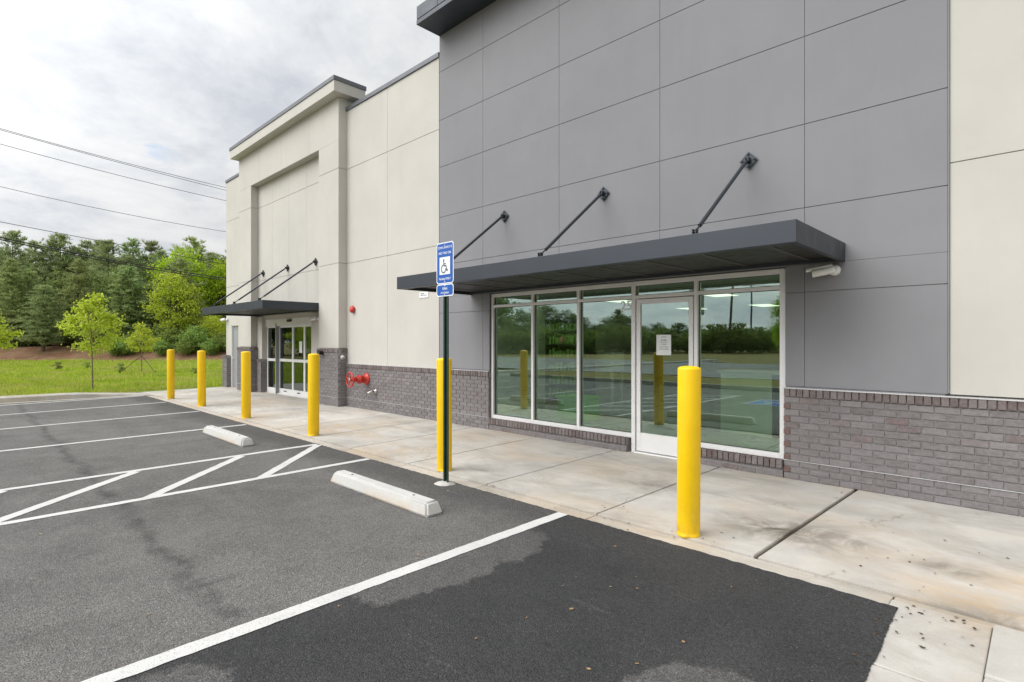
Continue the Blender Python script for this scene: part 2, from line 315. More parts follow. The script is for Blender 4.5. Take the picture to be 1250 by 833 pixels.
# ------------------------------------------------------------------ mesh helpers
class MB:
    def __init__(s): s.v = []; s.f = []; s.mi = []; s.cur = 0; s.sm = []
    def add(s, vs, fs, smooth=False):
        o = len(s.v); s.v += [tuple(p) for p in vs]; s.f += [tuple(i + o for i in f) for f in fs]
        s.mi += [s.cur] * len(fs); s.sm += [smooth] * len(fs); return s
    def box(s, x0, x1, y0, y1, z0, z1, bev=0.0):
        if bev:
            bm = bmesh.new(); bmesh.ops.create_cube(bm, size=1)
            for v in bm.verts:
                v.co = ((x0 + x1) / 2 + v.co.x * (x1 - x0), (y0 + y1) / 2 + v.co.y * (y1 - y0), (z0 + z1) / 2 + v.co.z * (z1 - z0))
            bmesh.ops.bevel(bm, geom=bm.edges[:], offset=bev, segments=1 if bev < .004 else 2, affect='EDGES', profile=.5)
            s.bm(bm); return s
        v = [(x0, y0, z0), (x1, y0, z0), (x1, y1, z0), (x0, y1, z0), (x0, y0, z1), (x1, y0, z1), (x1, y1, z1), (x0, y1, z1)]
        return s.add(v, [(0, 3, 2, 1), (4, 5, 6, 7), (0, 1, 5, 4), (1, 2, 6, 5), (2, 3, 7, 6), (3, 0, 4, 7)])
    def bm(s, bm, smooth=False):
        bm.verts.index_update()
        s.add([v.co[:] for v in bm.verts], [[v.index for v in f.verts] for f in bm.faces], smooth); bm.free(); return s
    def tube(s, pts, rad, n=8, smooth=True, caps=True):
        pts = [Vector(p) for p in pts]; k = len(pts)
        if not hasattr(rad, '__len__'): rad = [rad] * k
        vs = []; fs = []
        prev = None
        for i, p in enumerate(pts):
            d = (pts[min(i + 1, k - 1)] - pts[max(i - 1, 0)])
            d = d.normalized() if d.length > 1e-9 else Vector((0, 0, 1))
            if prev is None:
                a = d.orthogonal().normalized()
            else:
                a = prev - d * prev.dot(d); a = a.normalized() if a.length > 1e-6 else d.orthogonal().normalized()
            prev = a; b = d.cross(a)
            for j in range(n):
                t = 2 * math.pi * j / n; vs.append(p + (a * math.cos(t) + b * math.sin(t)) * rad[i])
        for i in range(k - 1):
            for j in range(n):
                fs.append((i * n + j, i * n + (j + 1) % n, (i + 1) * n + (j + 1) % n, (i + 1) * n + j))
        s.add(vs, fs, smooth)
        if caps:
            s.add(vs[:n], [tuple(range(n - 1, -1, -1))]); s.add(vs[-n:], [tuple(range(n))])
        return s
    def lathe(s, prof, n=32, c=(0, 0, 0), axis='Z', smooth=True):
        vs = []; fs = []
        for r, h in prof:
            for j in range(n):
                t = 2 * math.pi * j / n; a, b = r * math.cos(t), r * math.sin(t)
                p = (a, b, h) if axis == 'Z' else ((a, -h, b) if axis == 'Y' else (h, a, b))
                vs.append((c[0] + p[0], c[1] + p[1], c[2] + p[2]))
        m = len(prof)
        for i in range(m - 1):
            for j in range(n):
                fs.append((i * n + j, i * n + (j + 1) % n, (i + 1) * n + (j + 1) % n, (i + 1) * n + j))
        fs.append(tuple(range(n - 1, -1, -1))); fs.append(tuple((m - 1) * n + j for j in range(n)))
        return s.add(vs, fs, smooth)
    def prism(s, poly, d0, d1, axis='Y'):
        """polygon in (x,z) extruded along y (axis Y) or (x,y) along z (axis Z) or (y,z) along x"""
        n = len(poly)
        def P(p, d): return (p[0], d, p[1]) if axis == 'Y' else ((p[0], p[1], d) if axis == 'Z' else (d, p[0], p[1]))
        vs = [P(p, d0) for p in poly] + [P(p, d1) for p in poly]
        fs = [tuple(range(n)), tuple(range(2 * n - 1, n - 1, -1))] + [(i, i + n, (i + 1) % n + n, (i + 1) % n) for i in range(n)]
        return s.add(vs, fs)
    def build(s, name, mat, parent=None):
        me = bpy.data.meshes.new(name)
        org = Vector((0, 0, 0))
        p = parent
        while p is not None:
            org += p.location; p = p.parent
        vs = [(x - org.x, y - org.y, z - org.z) for x, y, z in s.v]
        me.from_pydata(vs, [], s.f)
        mats = mat if isinstance(mat, (list, tuple)) else [mat]
        for m in mats: me.materials.append(m)
        me.polygons.foreach_set('material_index', s.mi); me.polygons.foreach_set('use_smooth', s.sm)
        bm = bmesh.new(); bm.from_mesh(me); bmesh.ops.recalc_face_normals(bm, faces=bm.faces[:]); bm.to_mesh(me); bm.free()
        me.update()
        o = bpy.data.objects.new(name, me); COL.objects.link(o)
        if parent is not None: o.parent = parent
        return o
def shade_auto(o, ang=35):
    me = o.data; me.polygons.foreach_set('use_smooth', [True] * len(me.polygons))
    try: me.set_sharp_from_angle(angle=R(ang))
    except Exception: pass
def thing(name, label, cat, loc=(0, 0, 0), group=None):
    o = bpy.data.objects.new(name, None); COL.objects.link(o); o.location = loc; o.empty_display_size = .2
    o['label'] = label; o['category'] = cat
    if group: o['group'] = group
    return o
def tag(o, label, cat, group=None, kind=None):
    if label: o['label'] = label
    if cat: o['category'] = cat
    if group: o['group'] = group
    if kind: o['kind'] = kind
    return o
def struct(o, kind='structure'): o['kind'] = kind; return o
def recenter(o, loc):
    """move a one-mesh thing's origin to loc without moving the mesh"""
    d = Vector(loc); o.data.transform(Matrix.Translation(-d)); o.location = d; return o
def text_mesh(body, size, loc, rot, name, mat, parent, ext=.0008, align='CENTER', sx=1.0):
    cu = bpy.data.curves.new(name, 'FONT'); cu.body = body; cu.size = size; cu.extrude = ext; cu.align_x = align; cu.align_y = 'CENTER'
    cu.offset = size * .012
    t = bpy.data.objects.new(name, cu); COL.objects.link(t)
    dg = bpy.context.evaluated_depsgraph_get(); me = bpy.data.meshes.new_from_object(t.evaluated_get(dg))
    bpy.data.objects.remove(t); bpy.data.curves.remove(cu)
    me.transform(Matrix.Diagonal((sx, 1, 1, 1)))
    me.transform(Matrix.Translation(loc) @ rot)
    org = Vector((0, 0, 0)); p = parent
    while p is not None: org += p.location; p = p.parent
    me.transform(Matrix.Translation(-org)); me.materials.clear(); me.materials.append(mat)
    o = bpy.data.objects.new(name, me); COL.objects.link(o); o.parent = parent; return o
FACE = Matrix.Rotation(R(90), 4, 'X')        # text standing up and read from the -y side

# ------------------------------------------------------------------ ground, paving
WY = 6.635                                   # plane of the shop wall
rng = np.random.default_rng(11)
def terrain(x, y):
    w = x * FW.x + y * FW.y
    if y < -3.9:                             # island, road, verge
        if y > -8.2: return -.06 if x > -17 else -.02
        t = min(1, max(0, (-30 - y) / 40)); return -.1 + .25 * t * t * (3 - 2 * t)
    if x < -19.7:
        t = min(1, max(0, (w - 45.5) / 4.5)); s = t * t * (3 - 2 * t)
        z = -.03 + .04 * math.sin(x * .31 + 1) * math.sin(y * .27) + 1.15 * s + max(0, w - 50) * .03
        if x > -20.6: z = -.05
        return z
    return -.32
def axis(fine0, fine1, step, lo, hi):
    a = list(np.arange(fine0, fine1, step)); d = step; p = fine0
    left = []
    while p > lo: d *= 1.35; p -= d; left.append(p)
    d = step; p = a[-1]; right = []
    while p < hi: d *= 1.35; p += d; right.append(p)
    return sorted(left) + a + right
xs = axis(-62, -18, .7, -900, 900); ys = axis(-14, 46, .8, -900, 900)
gx = sorted(set([round(v, 3) for v in xs] + [-19.75, -19.69, -20.6])); gy = sorted(set([round(v, 3) for v in ys] + [-3.85, -3.95, -8.15, -8.25]))
mb = MB(); nx, ny = len(gx), len(gy)
mb.add([(x, y, terrain(x, y)) for x in gx for y in gy], [(i * ny + j, (i + 1) * ny + j, (i + 1) * ny + j + 1, i * ny + j + 1) for i in range(nx - 1) for j in range(ny - 1)], True)
struct(mb.build('ground', M['ground']))

# parking lot sheet, with a slightly ragged edge over the concrete
EDGE = 3.842; LX0, LX1, LY0 = -18.62, -.615, -4.2
mb = MB(); top = []; x = LX0
while x < LX1 - .02:
    top.append((x, EDGE + random.uniform(-.007, .009), .004)); x += random.uniform(.018, .05)
top.append((LX1, EDGE, .004))
vs = []; fs = []
rows = [EDGE - .05, 2.6, 1.2, -.5, -2.2, LY0]
for i, p in enumerate(top):
    vs.append(p)
    for r in rows: vs.append((p[0], r, .004))
k = len(rows) + 1
for i in range(len(top) - 1):
    for j in range(k - 1): fs.append((i * k + j, i * k + j + 1, (i + 1) * k + j + 1, (i + 1) * k + j))
mb.add(vs, fs)
# ragged right edge against the concrete pad, then the lot beyond it
y = EDGE; rp = []
q_ = 0.0
while y > .9: q_ = .7 * q_ + random.uniform(-.0035, .0035); rp.append((LX1 + q_ + (EDGE - y) * .03, y)); y -= random.uniform(.008, .02)
rp.append((LX1 + .09, .9))
for (a, b) in zip(rp, rp[1:]): mb.add([(LX1, a[1], .004), (LX1, b[1], .004), (b[0], b[1], .004), (a[0], a[1], .004)], [(0, 1, 2, 3)])
mb.add([(LX1, .9, .004), (LX1, LY0, .004), (30, LY0, .004), (30, .9, .004)], [(0, 1, 2, 3)])
struct(mb.build('asphalt_lot', M['asphalt']))
# painted markings
def line(mb, a, b, w, z=.008):
    a = Vector((*a, 0)); b = Vector((*b, 0)); d = (b - a).normalized(); n = Vector((-d.y, d.x, 0)) * w / 2
    L = (b - a).length; m = max(1, int(L / .06)); vs = []; fs = []
    for i in range(m + 1):
        p = a + (b - a) * (i / m); j1, j2 = random.uniform(-.004, .004), random.uniform(-.004, .004)
        vs += [tuple(p + n * (1 + j1 / w * 2))[:2] + (z,), tuple(p - n * (1 + j2 / w * 2))[:2] + (z,)]
    for i in range(m): fs.append((2 * i, 2 * i + 1, 2 * i + 3, 2 * i + 2))
    mb.add(vs, fs)
mb = MB(); END = -2.3
line(mb, (-3.105, 3.83), (-3.05, END), .112)
line(mb, (-6.385, 3.82), (-6.28, END), .1)
line(mb, (-7.85, 3.81), (-7.70, END), .1)
line(mb, (-10.66, 3.8), (-10.45, END), .1); line(mb, (-13.45, 3.8), (-12.95, END), .1); line(mb, (-16.09, 3.78), (-15.4, END), .1)
line(mb, (-18.44, 3.8), (-17.75, END), .1)
for (a, b) in (((-7.78, 3.80), (-6.37, 2.44)), ((-7.76, 2.70), (-6.33, 1.32)), ((-7.73, 1.51), (-6.31, .12)), ((-7.71, .35), (-6.29, -1.05)), ((-7.7, -.75), (-6.28, -2.15))):
    line(mb, a, b, .115, .0085)
line(mb, (0.2, 3.2), (.2, END), .1)
struct(mb.build('pavement_stripes', M['stripe']))
def wheelchair(draw):
    """strokes of the access symbol in a unit square; draw(points, width)"""
    draw([(.42, .86), (.42, .8)], .13)
    draw([(.42, .74), (.45, .5), (.68, .5), (.76, .2), (.86, .24)], .075)
    draw([(.44, .62), (.64, .62)], .06)
    draw([(.36, .56), (.25, .5), (.18, .38), (.19, .24), (.28, .13), (.42, .09), (.55, .13), (.64, .24), (.66, .34)], .07)
cnt = [0]
def ribbon(mb, pts, w, f):
    for (a, b) in zip(pts, pts[1:]):
        cnt[0] += 1
        a = Vector(a); b = Vector(b); d = (b - a).normalized(); n = Vector((-d.y, d.x)) * w / 2; e = d * w * .3
        q = [a - e + n, a - e - n, b + e - n, b + e + n]
        mb.add([f(p.x, p.y) for p in q], [(0, 1, 2, 3)])
mb = MB(); mb.add([(-5.4, -1.7, .008), (-4.35, -1.7, .008), (-4.35, -.37, .008), (-5.4, -.37, .008)], [(0, 1, 2, 3)])
mb.cur = 1; cnt = [0]
def dr(pts, w): cnt[0] += 1; ribbon(mb, pts, w, lambda a, b: (-5.3 + a * .85, -1.57 + b * 1.1, .0125 + .0006 * cnt[0]))
wheelchair(dr)
for (a, b) in (((-5.4, -1.7), (-4.35, -1.7)), ((-5.4, -.37), (-4.35, -.37)), ((-5.4, -1.7), (-5.4, -.37)), ((-4.35, -1.7), (-4.35, -.37))): cnt[0] += 1; line(mb, a, b, .06, .0095 + .0004 * (cnt[0] % 6))
struct(mb.build('pavement_symbol', [M['blue_paint'], M['stripe']]))
# sidewalk: slabs with real joints
mb = MB(); base = -.02
joints = [(-22.0, -22.0), (-19.95, -20.35), (-17.4, -17.75), (-14.8, -15.05), (-12.3, -12.5), (-9.8, -9.98), (-8.55, -8.72), (-7.25, -7.44), (-5.81, -5.92), (-4.355, -4.405), (-2.896, -2.89), (-1.5, -1.425), (1.2, 1.3), (4.0, 4.0)]
BACK = 7.3; FR = 4.054
for i in range(1, len(joints) - 1):
    (a0, a1), (b0, b1) = joints[i], joints[i + 1]
    gp = .011 if i not in (10,) else .011
    ex = (a1 - a0) / (6.6 - FR) * (BACK - FR); ex2 = (b1 - b0) / (6.6 - FR) * (BACK - FR)
    ga = .016 if abs(a0 + 1.5) < .01 else .006; gb = .016 if abs(b0 + 1.5) < .01 else .006
    poly = [(a0 + ga, FR), (b0 - gb, FR), (b0 + ex2 - gb, BACK), (a0 + ex + ga, BACK)]
    bm = bmesh.new(); vv = [bm.verts.new((p[0], p[1], -.12)) for p in poly]; tt = [bm.verts.new((p[0], p[1], 0)) for p in poly]
    bm.faces.new(tt); bm.faces.new(vv[::-1])
    for q in range(4): bm.faces.new((vv[q], vv[(q + 1) % 4], tt[(q + 1) % 4], tt[q]))
    bmesh.ops.bevel(bm, geom=[e for e in bm.edges if e.verts[0].co.z == 0 and e.verts[1].co.z == 0], offset=.005, segments=2, affect='EDGES')
    mb.bm(bm)
struct(mb.build('sidewalk', M['walk']))
mb = MB()
ej = [-19.9, -17.4, -14.8, -12.3, -9.8, -7.25, -5.81, -4.355, -2.896, -.665, 1.6, 4]
for a, b in zip(ej, ej[1:]):
    mb.box(a + .004, b - .004, 3.70 if b < -.6 else 3.965, 4.034, -.12, -.010, .006)
struct(mb.build('sidewalk_edge_strip', M['edge']))
mb = MB()
mb.add([(-23, 3.6, -.025), (5, 3.6, -.025), (5, 7.4, -.025), (-23, 7.4, -.025)], [(0, 1, 2, 3)])
struct(mb.build('sidewalk_base', plain('joint_dirt', (.09, .07, .05), .95, var=.3, sc=6)))
# concrete pad and new concrete at the near right
mb = MB(); mb.box(-.665, -.208, 3.102, 3.955, -.12, -.001, .006); mb.box(-.665, -.208, .9, 3.09, -.12, -.001, .006)
struct(mb.build('concrete_pad', M['walk']))
mb = MB(); mb.box(-.204, 2.5, 3.32, 3.955, -.1, .018, .012); mb.box(-.204, 2.5, .9, 3.306, -.1, .016, .012)
struct(mb.build('concrete_slab', M['newc']))
# curb along the grass: gutter pan and kerb running into the sidewalk corner
mb = MB(); n = 60
prof = lambda t: [(-18.62, .001), (-19.02, -.012), (-19.06, .105 * t), (-19.10, .118 * t), (-19.24, .12 * t), (-19.80, .11 * t), (-19.82, -.15)]
vs = []; fs = []
for i in range(n + 1):
    y = 4.05 - (4.05 + 30) * (i / n) ** 1.6
    t = min(1, max(.02, (3.9 - y) / 1.6)); sh = 0
    for (px, pz) in prof(t): vs.append((px + random.uniform(-.002, .002), y, pz))
for i in range(n):
    for j in range(6): fs.append((i * 7 + j, i * 7 + j + 1, (i + 1) * 7 + j + 1, (i + 1) * 7 + j))
mb.add(vs, fs); struct(mb.build('kerb', M['curb']))
# island kerb behind the camera, its turf, the road
mb = MB(); mb.box(-17.4, 12, -4.35, -4.2, -.1, .14, .02); mb.box(-17.4, 12, -8.2, -8.05, -.1, .14, .02); mb.box(-17.4, -17.25, -8.05, -4.35, -.1, .14, .02)
struct(mb.build('island_kerb', M['curb']))
mb = MB(); mb.add([(-17.25, -8.05, .1), (12, -8.05, .1), (12, -4.35, .1), (-17.25, -4.35, .1)], [(0, 1, 2, 3)]); struct(mb.build('island_turf', M['ground']))
mb = MB(); mb.add([(-47, -26.0, .006), (300, -26.0, .006), (300, -9.3, .006), (-47, -9.3, .006)], [(0, 1, 2, 3)])
mb.add([(-20, -9.3, .002), (-17.5, -9.3, .002), (-17.5, -4.2, .002), (-20, -4.2, .002)], [(0, 1, 2, 3)])
mb.cur = 1; line(mb, (-46, -25.3), (120, -25.3), .12, .012); line(mb, (-46, -10.0), (120, -10.0), .12, .012)
mb.cur = 2; line(mb, (-46, -17.5), (120, -17.5), .12, .012); line(mb, (-46, -17.8), (120, -17.8), .12, .0125)
struct(mb.build('road', [M['road'], M['stripe'], paint('yellow_road_paint', (.6, .38, .02), .5)]))

# ------------------------------------------------------------------ the shop building
shop = thing('shop_building', 'single storey shop building of cream and grey stucco over a brick base', 'building', (-8.5, 7.0, 0))
def panels(mb, x0, x1, z0, z1, vj, hj, y0, th=.03, gap=.0045, bev=.002):
    xsn = [x0] + sorted(v for v in vj if x0 < v < x1) + [x1]; zsn = [z0] + sorted(v for v in hj if z0 < v < z1) + [z1]
    for i in range(len(xsn) - 1):
        for j in range(len(zsn) - 1):
            gv = gap * .62; a = xsn[i] + (gv if i else 0); b = xsn[i + 1] - (gv if i < len(xsn) - 2 else 0)
            c = zsn[j] + (gap if j else 0); d = zsn[j + 1] - (gap if j < len(zsn) - 2 else 0)
            mb.box(a, b, y0, y0 + th, c, d, bev)
# cream wall, left part (between tower and grey block), left of tower, right of grey block
HJ = (3.44, 5.715)
m = MB(); panels(m, -12.3, -8.485, 1.03, 7.13, (-10.31,), HJ, WY); w1 = m.build('cream_stucco_wall', M['cream'], shop)
m = MB(); m.box(-12.9, -7.07, WY + .04, WY + .2, 0, 2.42); m.box(-12.9, -8.2, WY + .013, WY + .2, 2.42, 7.1); m.build('wall_backing', M['groove'], w1)
m = MB(); panels(m, -20.46, -20.0, 1.05, 7.1, (), HJ, WY); panels(m, -20.0, -18.4, 2.10, 7.1, (-19.6,), HJ, WY); panels(m, -19.30, -18.4, 1.05, 2.093, (), (), WY); w1 = m.build('cream_stucco_wall', M['cream'], shop)
m = MB(); m.box(-20.44, -18.3, WY + .013, WY + .2, 2.42, 7.1); m.box(-20.44, -20.0, WY + .013, WY + .2, 0, 2.42); m.box(-19.3, -18.3, WY + .04, WY + .2, 0, 2.42); m.build('wall_backing', M['groove'], w1)
m = MB(); panels(m, -.655, 4.2, 1.05, 7.6, (2.2,), (3.253, 5.5), WY); w1 = m.build('cream_stucco_wall', M['cream'], shop)
m = MB(); m.box(-.9, 4.2, WY + .013, WY + .2, 2.42, 7.1); m.box(-2.13, 4.2, WY + .04, WY + .2, 0, 2.42); m.build('wall_backing', M['groove'], w1)
TY = 6.42; TX0, TX1 = -18.62, -12.09; RX0, RX1 = -17.6, -13.10; RT_ = 6.385
VT = (-13.64, -15.33, -16.94)
cream = MB(); gb = MB()
panels(cream, TX0, RX0, 1.40, RT_, (), HJ, TY, .5); panels(cream, RX1, TX1, 1.40, RT_, (), HJ, TY, .5)
panels(cream, TX0, TX1, RT_ + .001, 7.42, VT, (), TY, .5)
tower = cream.build('entrance_tower', M['cream'], shop)
cream = MB(); panels(cream, RX0 - .05, RX1 + .05, 2.32, RT_ + .05, (-14.24, -15.36, -16.53), HJ, 6.64); cream.build('recess_wall', M['cream'], tower)
gb.box(TX0 + .02, RX0 - .02, TY + .014, 6.9, 1.3, 7.4); gb.box(RX1 + .02, TX1 - .02, TY + .014, 6.9, 1.3, 7.4)
gb.box(TX0 + .02, TX1 - .02, TY + .014, 6.9, RT_ + .06, 7.4); gb.box(RX0 - .05, RX1 + .05, 6.653, 6.9, 2.42, RT_ + .05); gb.build('wall_backing', M['groove'], tower)
cream = MB(); panels(cream, RX0 - .05, -17.2, 1.0, 2.318, (), (), 6.60, .2); cream.build('entrance_jamb', M['cream'], tower)
cream = MB(); panels(cream, -13.9, RX1 + .05, 1.0, 2.318, (), (), 6.60, .2); cream.build('entrance_jamb', M['cream'], tower)
cream = MB(); cream.box(-17.198, -13.902, 6.675, 6.80, 2.225, 2.318); cream.build('entrance_lintel', M['cream'], tower)
# tower cornice
mb = MB(); mb.box(-18.72, -11.85, 6.18, 7.0, 7.41, 7.67, .004); mb.build('tower_cornice', M['cream'], shop)
for q in ((-18.74, -11.83, 6.16, 7.02, 7.665, 7.765), (-12.12, -8.48, WY - .03, WY + .3, 7.118, 7.215), (-20.48, -18.6, WY - .03, WY + .3, 7.09, 7.18), (-.66, 4.2, WY - .03, WY + .3, 7.6, 7.7)):
    mb = MB(); mb.box(*q, .006); mb.build('coping', M['coping'], shop)
# grey block
grey = MB(); GX0, GX1 = -8.467, -.671; GV = (-7.215, -5.452, -3.706, -1.923); GH = (2.104, 3.043, 3.975, 4.952, 5.868, 6.81)
gy_ = WY - .012
panels(grey, GX0, -7.045, 1.05, 2.408, GV, GH, gy_, .03, .0036); panels(grey, -2.125, GX1, 1.05, 2.408, GV, GH, gy_, .03, .0036)
panels(grey, GX0, GX1, 2.410, 7.52, GV, GH, gy_, .03, .0036)
grey.box(GX0, GX0 + .05, gy_ + .006, WY + .3, 7.13, 7.52)
gw = grey.build('grey_stucco_wall', M['grey'], shop)
mb = MB(); mb.box(GX0 + .02, GX1 - .02, gy_ + .010, WY + .1, 2.43, 7.5); mb.box(GX0 + .02, -7.07, gy_ + .010, WY + .1, .2, 2.43); mb.box(-2.11, GX1 - .02, gy_ + .010, WY + .1, .2, 2.43); mb.build('wall_backing', M['groove_grey'], gw)
mb = MB(); mb.box(GX0 - .011, GX0 - .002, gy_ - .004, WY + .02, 1.03, 7.13); mb.build('reveal_trim', M['groove_grey'], gw); mb = MB(); mb.box(GX1 + .002, GX1 + .014, gy_ - .002, WY + .02, 1.06, 7.7); mb.build('reveal_trim', M['groove_grey'], gw)
mb = MB(); mb.box(GX0 - .004, 4.2, 6.08, WY + .3, 7.516, 7.60, .004)
mb.box(GX0 + .02, 4.1, 6.12, WY + .2, 7.599, 7.62); rc = mb.build('roof_cornice', M['dark_metal'], shop)
for a, b in ((GX0 - .004, -7.845), (-7.837, -4.8), (-4.79, -1.75), (-1.74, 1.3), (1.31, 4.2)): mb = MB(); mb.box(a, b, 6.085, WY + .3, 7.618, 7.86, .004); mb.build('fascia_panel', M['dark_metal'], rc)

# brickwork: every brick a real block, mortar behind
CH = .0715
def course(mb, x0, x1, yf, z, L=.2, h=.0615, off=0.0, dep=.06, ends=(0, 0)):
    x = x0 - off
    while x < x1 - .002:
        a = max(x, x0); b = min(x + L - .010, x1)
        if b - a > .02:
            j = random.uniform(-.0016, .0016)
            mb.box(a, b, yf + j, yf + dep, z + .005, z + .005 + h, .0028)
        x += L
def course_y(mb, y0, y1, xf, sgn, z, L=.2, h=.0615, off=0., dep=.05):
    y = y0 - off
    while y < y1 - .002:
        a = max(y, y0); b = min(y + L - .010, y1)
        if b - a > .02:
            j = random.uniform(-.0016, .0016)
            xa, xb = (xf + j, xf - dep * sgn); mb.box(min(xa, xb), max(xa, xb), a, b, z + .005, z + .005 + h, .0028)
        y += L
def rowlock(mb, x0, x1, yf, z, h=.092, w=.0675, dep=.09):
    n = max(1, round((x1 - x0) / w)); w = (x1 - x0) / n
    for i in range(n):
        j = random.uniform(-.0015, .0015); mb.box(x0 + i * w + .0045, x0 + (i + 1) * w - .0045, yf + j, yf + dep, z + .005, z + h, .003)
BY = WY - .028
def wain(x0, x1, yf, rows, back=.07, cap_over=.014, side=None, sidey=None, cap_side=0, cp=True, red=False):
    br = MB(); mo = MB(); cap = MB()
    for r in range(rows): course(br, x0, x1, yf, r * CH, off=.1 * (r % 2) + .03)
    mo.box(x0 + .003, x1 - .003, yf + .011, yf + back, 0, rows * CH + .085)
    rowlock(cap, x0, x1, yf - cap_over, rows * CH)
    if side is not None:
        for r in range(rows): course_y(br, sidey[0], sidey[1], side, 1, r * CH, off=.1 * (r % 2))
        mo.box(side - .03, side - .006, sidey[0], sidey[1], 0, rows * CH + .08)
        q = sidey[0] + .015
        while q < sidey[0] + cap_side: cap.box(side - .05, side + .014, q, q + .06, rows * CH + .005, rows * CH + .092, .003); q += .0675
    b = br.build('brick_base', M['brick'], shop); mo.build('mortar_bed', M['mortar'], b); cap.build('rowlock_course', M['brick_cap'], b)
    return b
def strip(b, *q):
    m = MB(); m.box(*q); m.build('flashing', M['flash'], b)
b = wain(-2.135, 4.2, BY, 13); strip(b, -2.14, 4.2, BY - .009, BY + .02, .2105, .2165); strip(b, -2.14, 4.2, BY - .020, WY + .01, 1.022, 1.034)
for r in range(1, 13, 2):
    m = MB(); m.box(-2.137, -2.07, BY - .003, BY + .05, r * CH + .005, r * CH + .0665, .003); m.build('jamb_brick', M['brick_red'], b)
b = wain(-12.1, -7.05, BY, 13, side=-7.046, sidey=(BY + .06, WY + .09)); strip(b, -12.06, -7.04, BY - .009, BY + .02, .2105, .2165); strip(b, -12.05, -7.045, BY - .012, WY + .01, 1.023, 1.030)
for (a, c_) in ((-7.04, -4.22), (-3.17, -2.145)):
    br = MB(); cap = MB(); mo = MB()
    course(br, a, c_, BY, 0, off=.07); course(br, a, c_, BY + .004, CH, off=.02, h=.025)
    rowlock(cap, a, c_, BY - .03, .105, h=.098, dep=.16); mo.box(a + .003, c_ - .003, BY + .006, WY + .07, 0, .195)
    b = br.build('window_sill', M['brick'], shop); mo.build('mortar_bed', M['mortar'], b); cap.build('rowlock_course', M['brick_cap'], b)
for (a, c_) in ((TX0 - .09, RX0 + .08), (RX1 - .03, TX1 + .03)):
    yf = TY - .03
    b = wain(a, c_, yf, 18, back=.2, side=c_, sidey=(yf + .062, 6.66), cap_side=.2)
    strip(b, a, c_ + .006, yf - .009, yf + .02, .2105, .2165); strip(b, c_ - .02, c_ + .009, yf + .02, 6.6, .2105, .2165)
wain(-17.5, -17.19, 6.56, 13, back=.2, side=-17.19, sidey=(6.62, 6.76))
wain(-20.47, -20.03, BY - .1, 14, back=.3, side=-20.03, sidey=(BY - .04, WY + .15))
wain(-19.28, -18.7, BY, 13)

# storefront
FY = 6.665; FD = .11
sf = MB()
def fbox(x0, x1, z0, z1, y0=FY, d=FD): sf.box(x0, x1, y0, y0 + d, z0, z1, .003)
VX = [(-7.045, -6.99), (-6.085, -6.035), (-5.14, -5.088), (-4.175, -4.115), (-3.245, -3.195), (-2.20, -2.13)]
for i, (a, b) in enumerate(VX): fbox(a, b, .20 if i not in (3, 4) else .0, 2.395)
for i in range(5):
    a, b = VX[i][1], VX[i + 1][0]
    fbox(a, b, 2.335, 2.395); fbox(a, b, 2.155, 2.2)
    if i != 3: fbox(a, b, .20, .262)
store = sf.build('storefront_frame', M['alum'], shop)
for i in range(5):
    a, b = VX[i][1], VX[i + 1][0]
    for (z0, z1) in (((2.2, 2.335),) if i == 3 else ((2.2, 2.335), (.262, 2.155))):
        gm = MB(); gm.box(a - .01, b + .01, FY + .05, FY + .056, z0 - .01, z1 + .01); gm.build('window_pane', M['glass'], store)
        gs = MB()
        for q in ((a, a + .007, z0, z1), (b - .007, b, z0, z1), (a, b, z1 - .007, z1), (a, b, z0, z0 + .007)): gs.box(q[0], q[1], FY + .038, FY + .049, q[2], q[3])
        gs.build('glazing_gasket', M['alum_dark'], store)
mb = MB(); mb.box(-4.12, -3.24, FY - .03, FY + .15, .0, .018, .004); mb.build('threshold', M['alum'], shop)
# door leaf
dm = MB(); dx0, dx1 = -4.100, -3.262; DY = FY + .012
dm.box(dx0, dx0 + .062, DY, DY + .045, .03, 2.14, .003); dm.box(dx1 - .062, dx1, DY, DY + .045, .03, 2.14, .003)
dm.box(dx0 + .062, dx1 - .062, DY, DY + .045, 2.075, 2.14, .003); dm.box(dx0 + .062, dx1 - .062, DY, DY + .045, .03, .285, .003)
door = dm.build('glass_door', M['alum'], shop)
gm = MB(); gm.box(dx0 + .055, dx1 - .055, DY + .02, DY + .026, .275, 2.085); gm.build('door_pane', M['glass'], door)
hm = MB(); hm.tube([(dx1 - .035, DY, .95), (dx1 - .035, DY - .05, .95), (dx1 - .035, DY - .05, 1.2), (dx1 - .035, DY, 1.2)], .011, 10); hm.build('pull_handle', M['alum'], door)
km = MB(); km.lathe([(.0, -.001), (.016, -.001), (.016, .008), (.012, .01)], 14, (dx1 - .031, DY, .86), 'Y'); km.build('lock_cylinder', M['brass'], door)
# house number on the glass and the printed notice on the door
text_mesh('25', .19, (-4.29, FY + .0485, 2.06), FACE, 'number_decal', M['sign_white'], store, .0003)
nt = thing('paper_notice', 'white printed paper notice taped to the glass shop door', 'notice', (-3.69, DY + .018, 1.51))
mb = MB(); mb.box(-3.797, -3.58, DY + .0165, DY + .0185, 1.37, 1.645); mb.build('sheet', M['paper'], nt)
for z, sz, tx in ((1.615, .021, 'NOTICE'), (1.572, .030, 'STORE'), (1.548, .017, 'Opening Hours'), (1.517, .022, 'CLOSED'), (1.485, .015, 'for more information'), (1.467, .015, 'please see our website'), (1.449, .015, 'or call the number below')):
    text_mesh(tx, sz, (-3.688, DY + .0162, z), FACE, 'printed_text', M['ink'], nt, .0002)

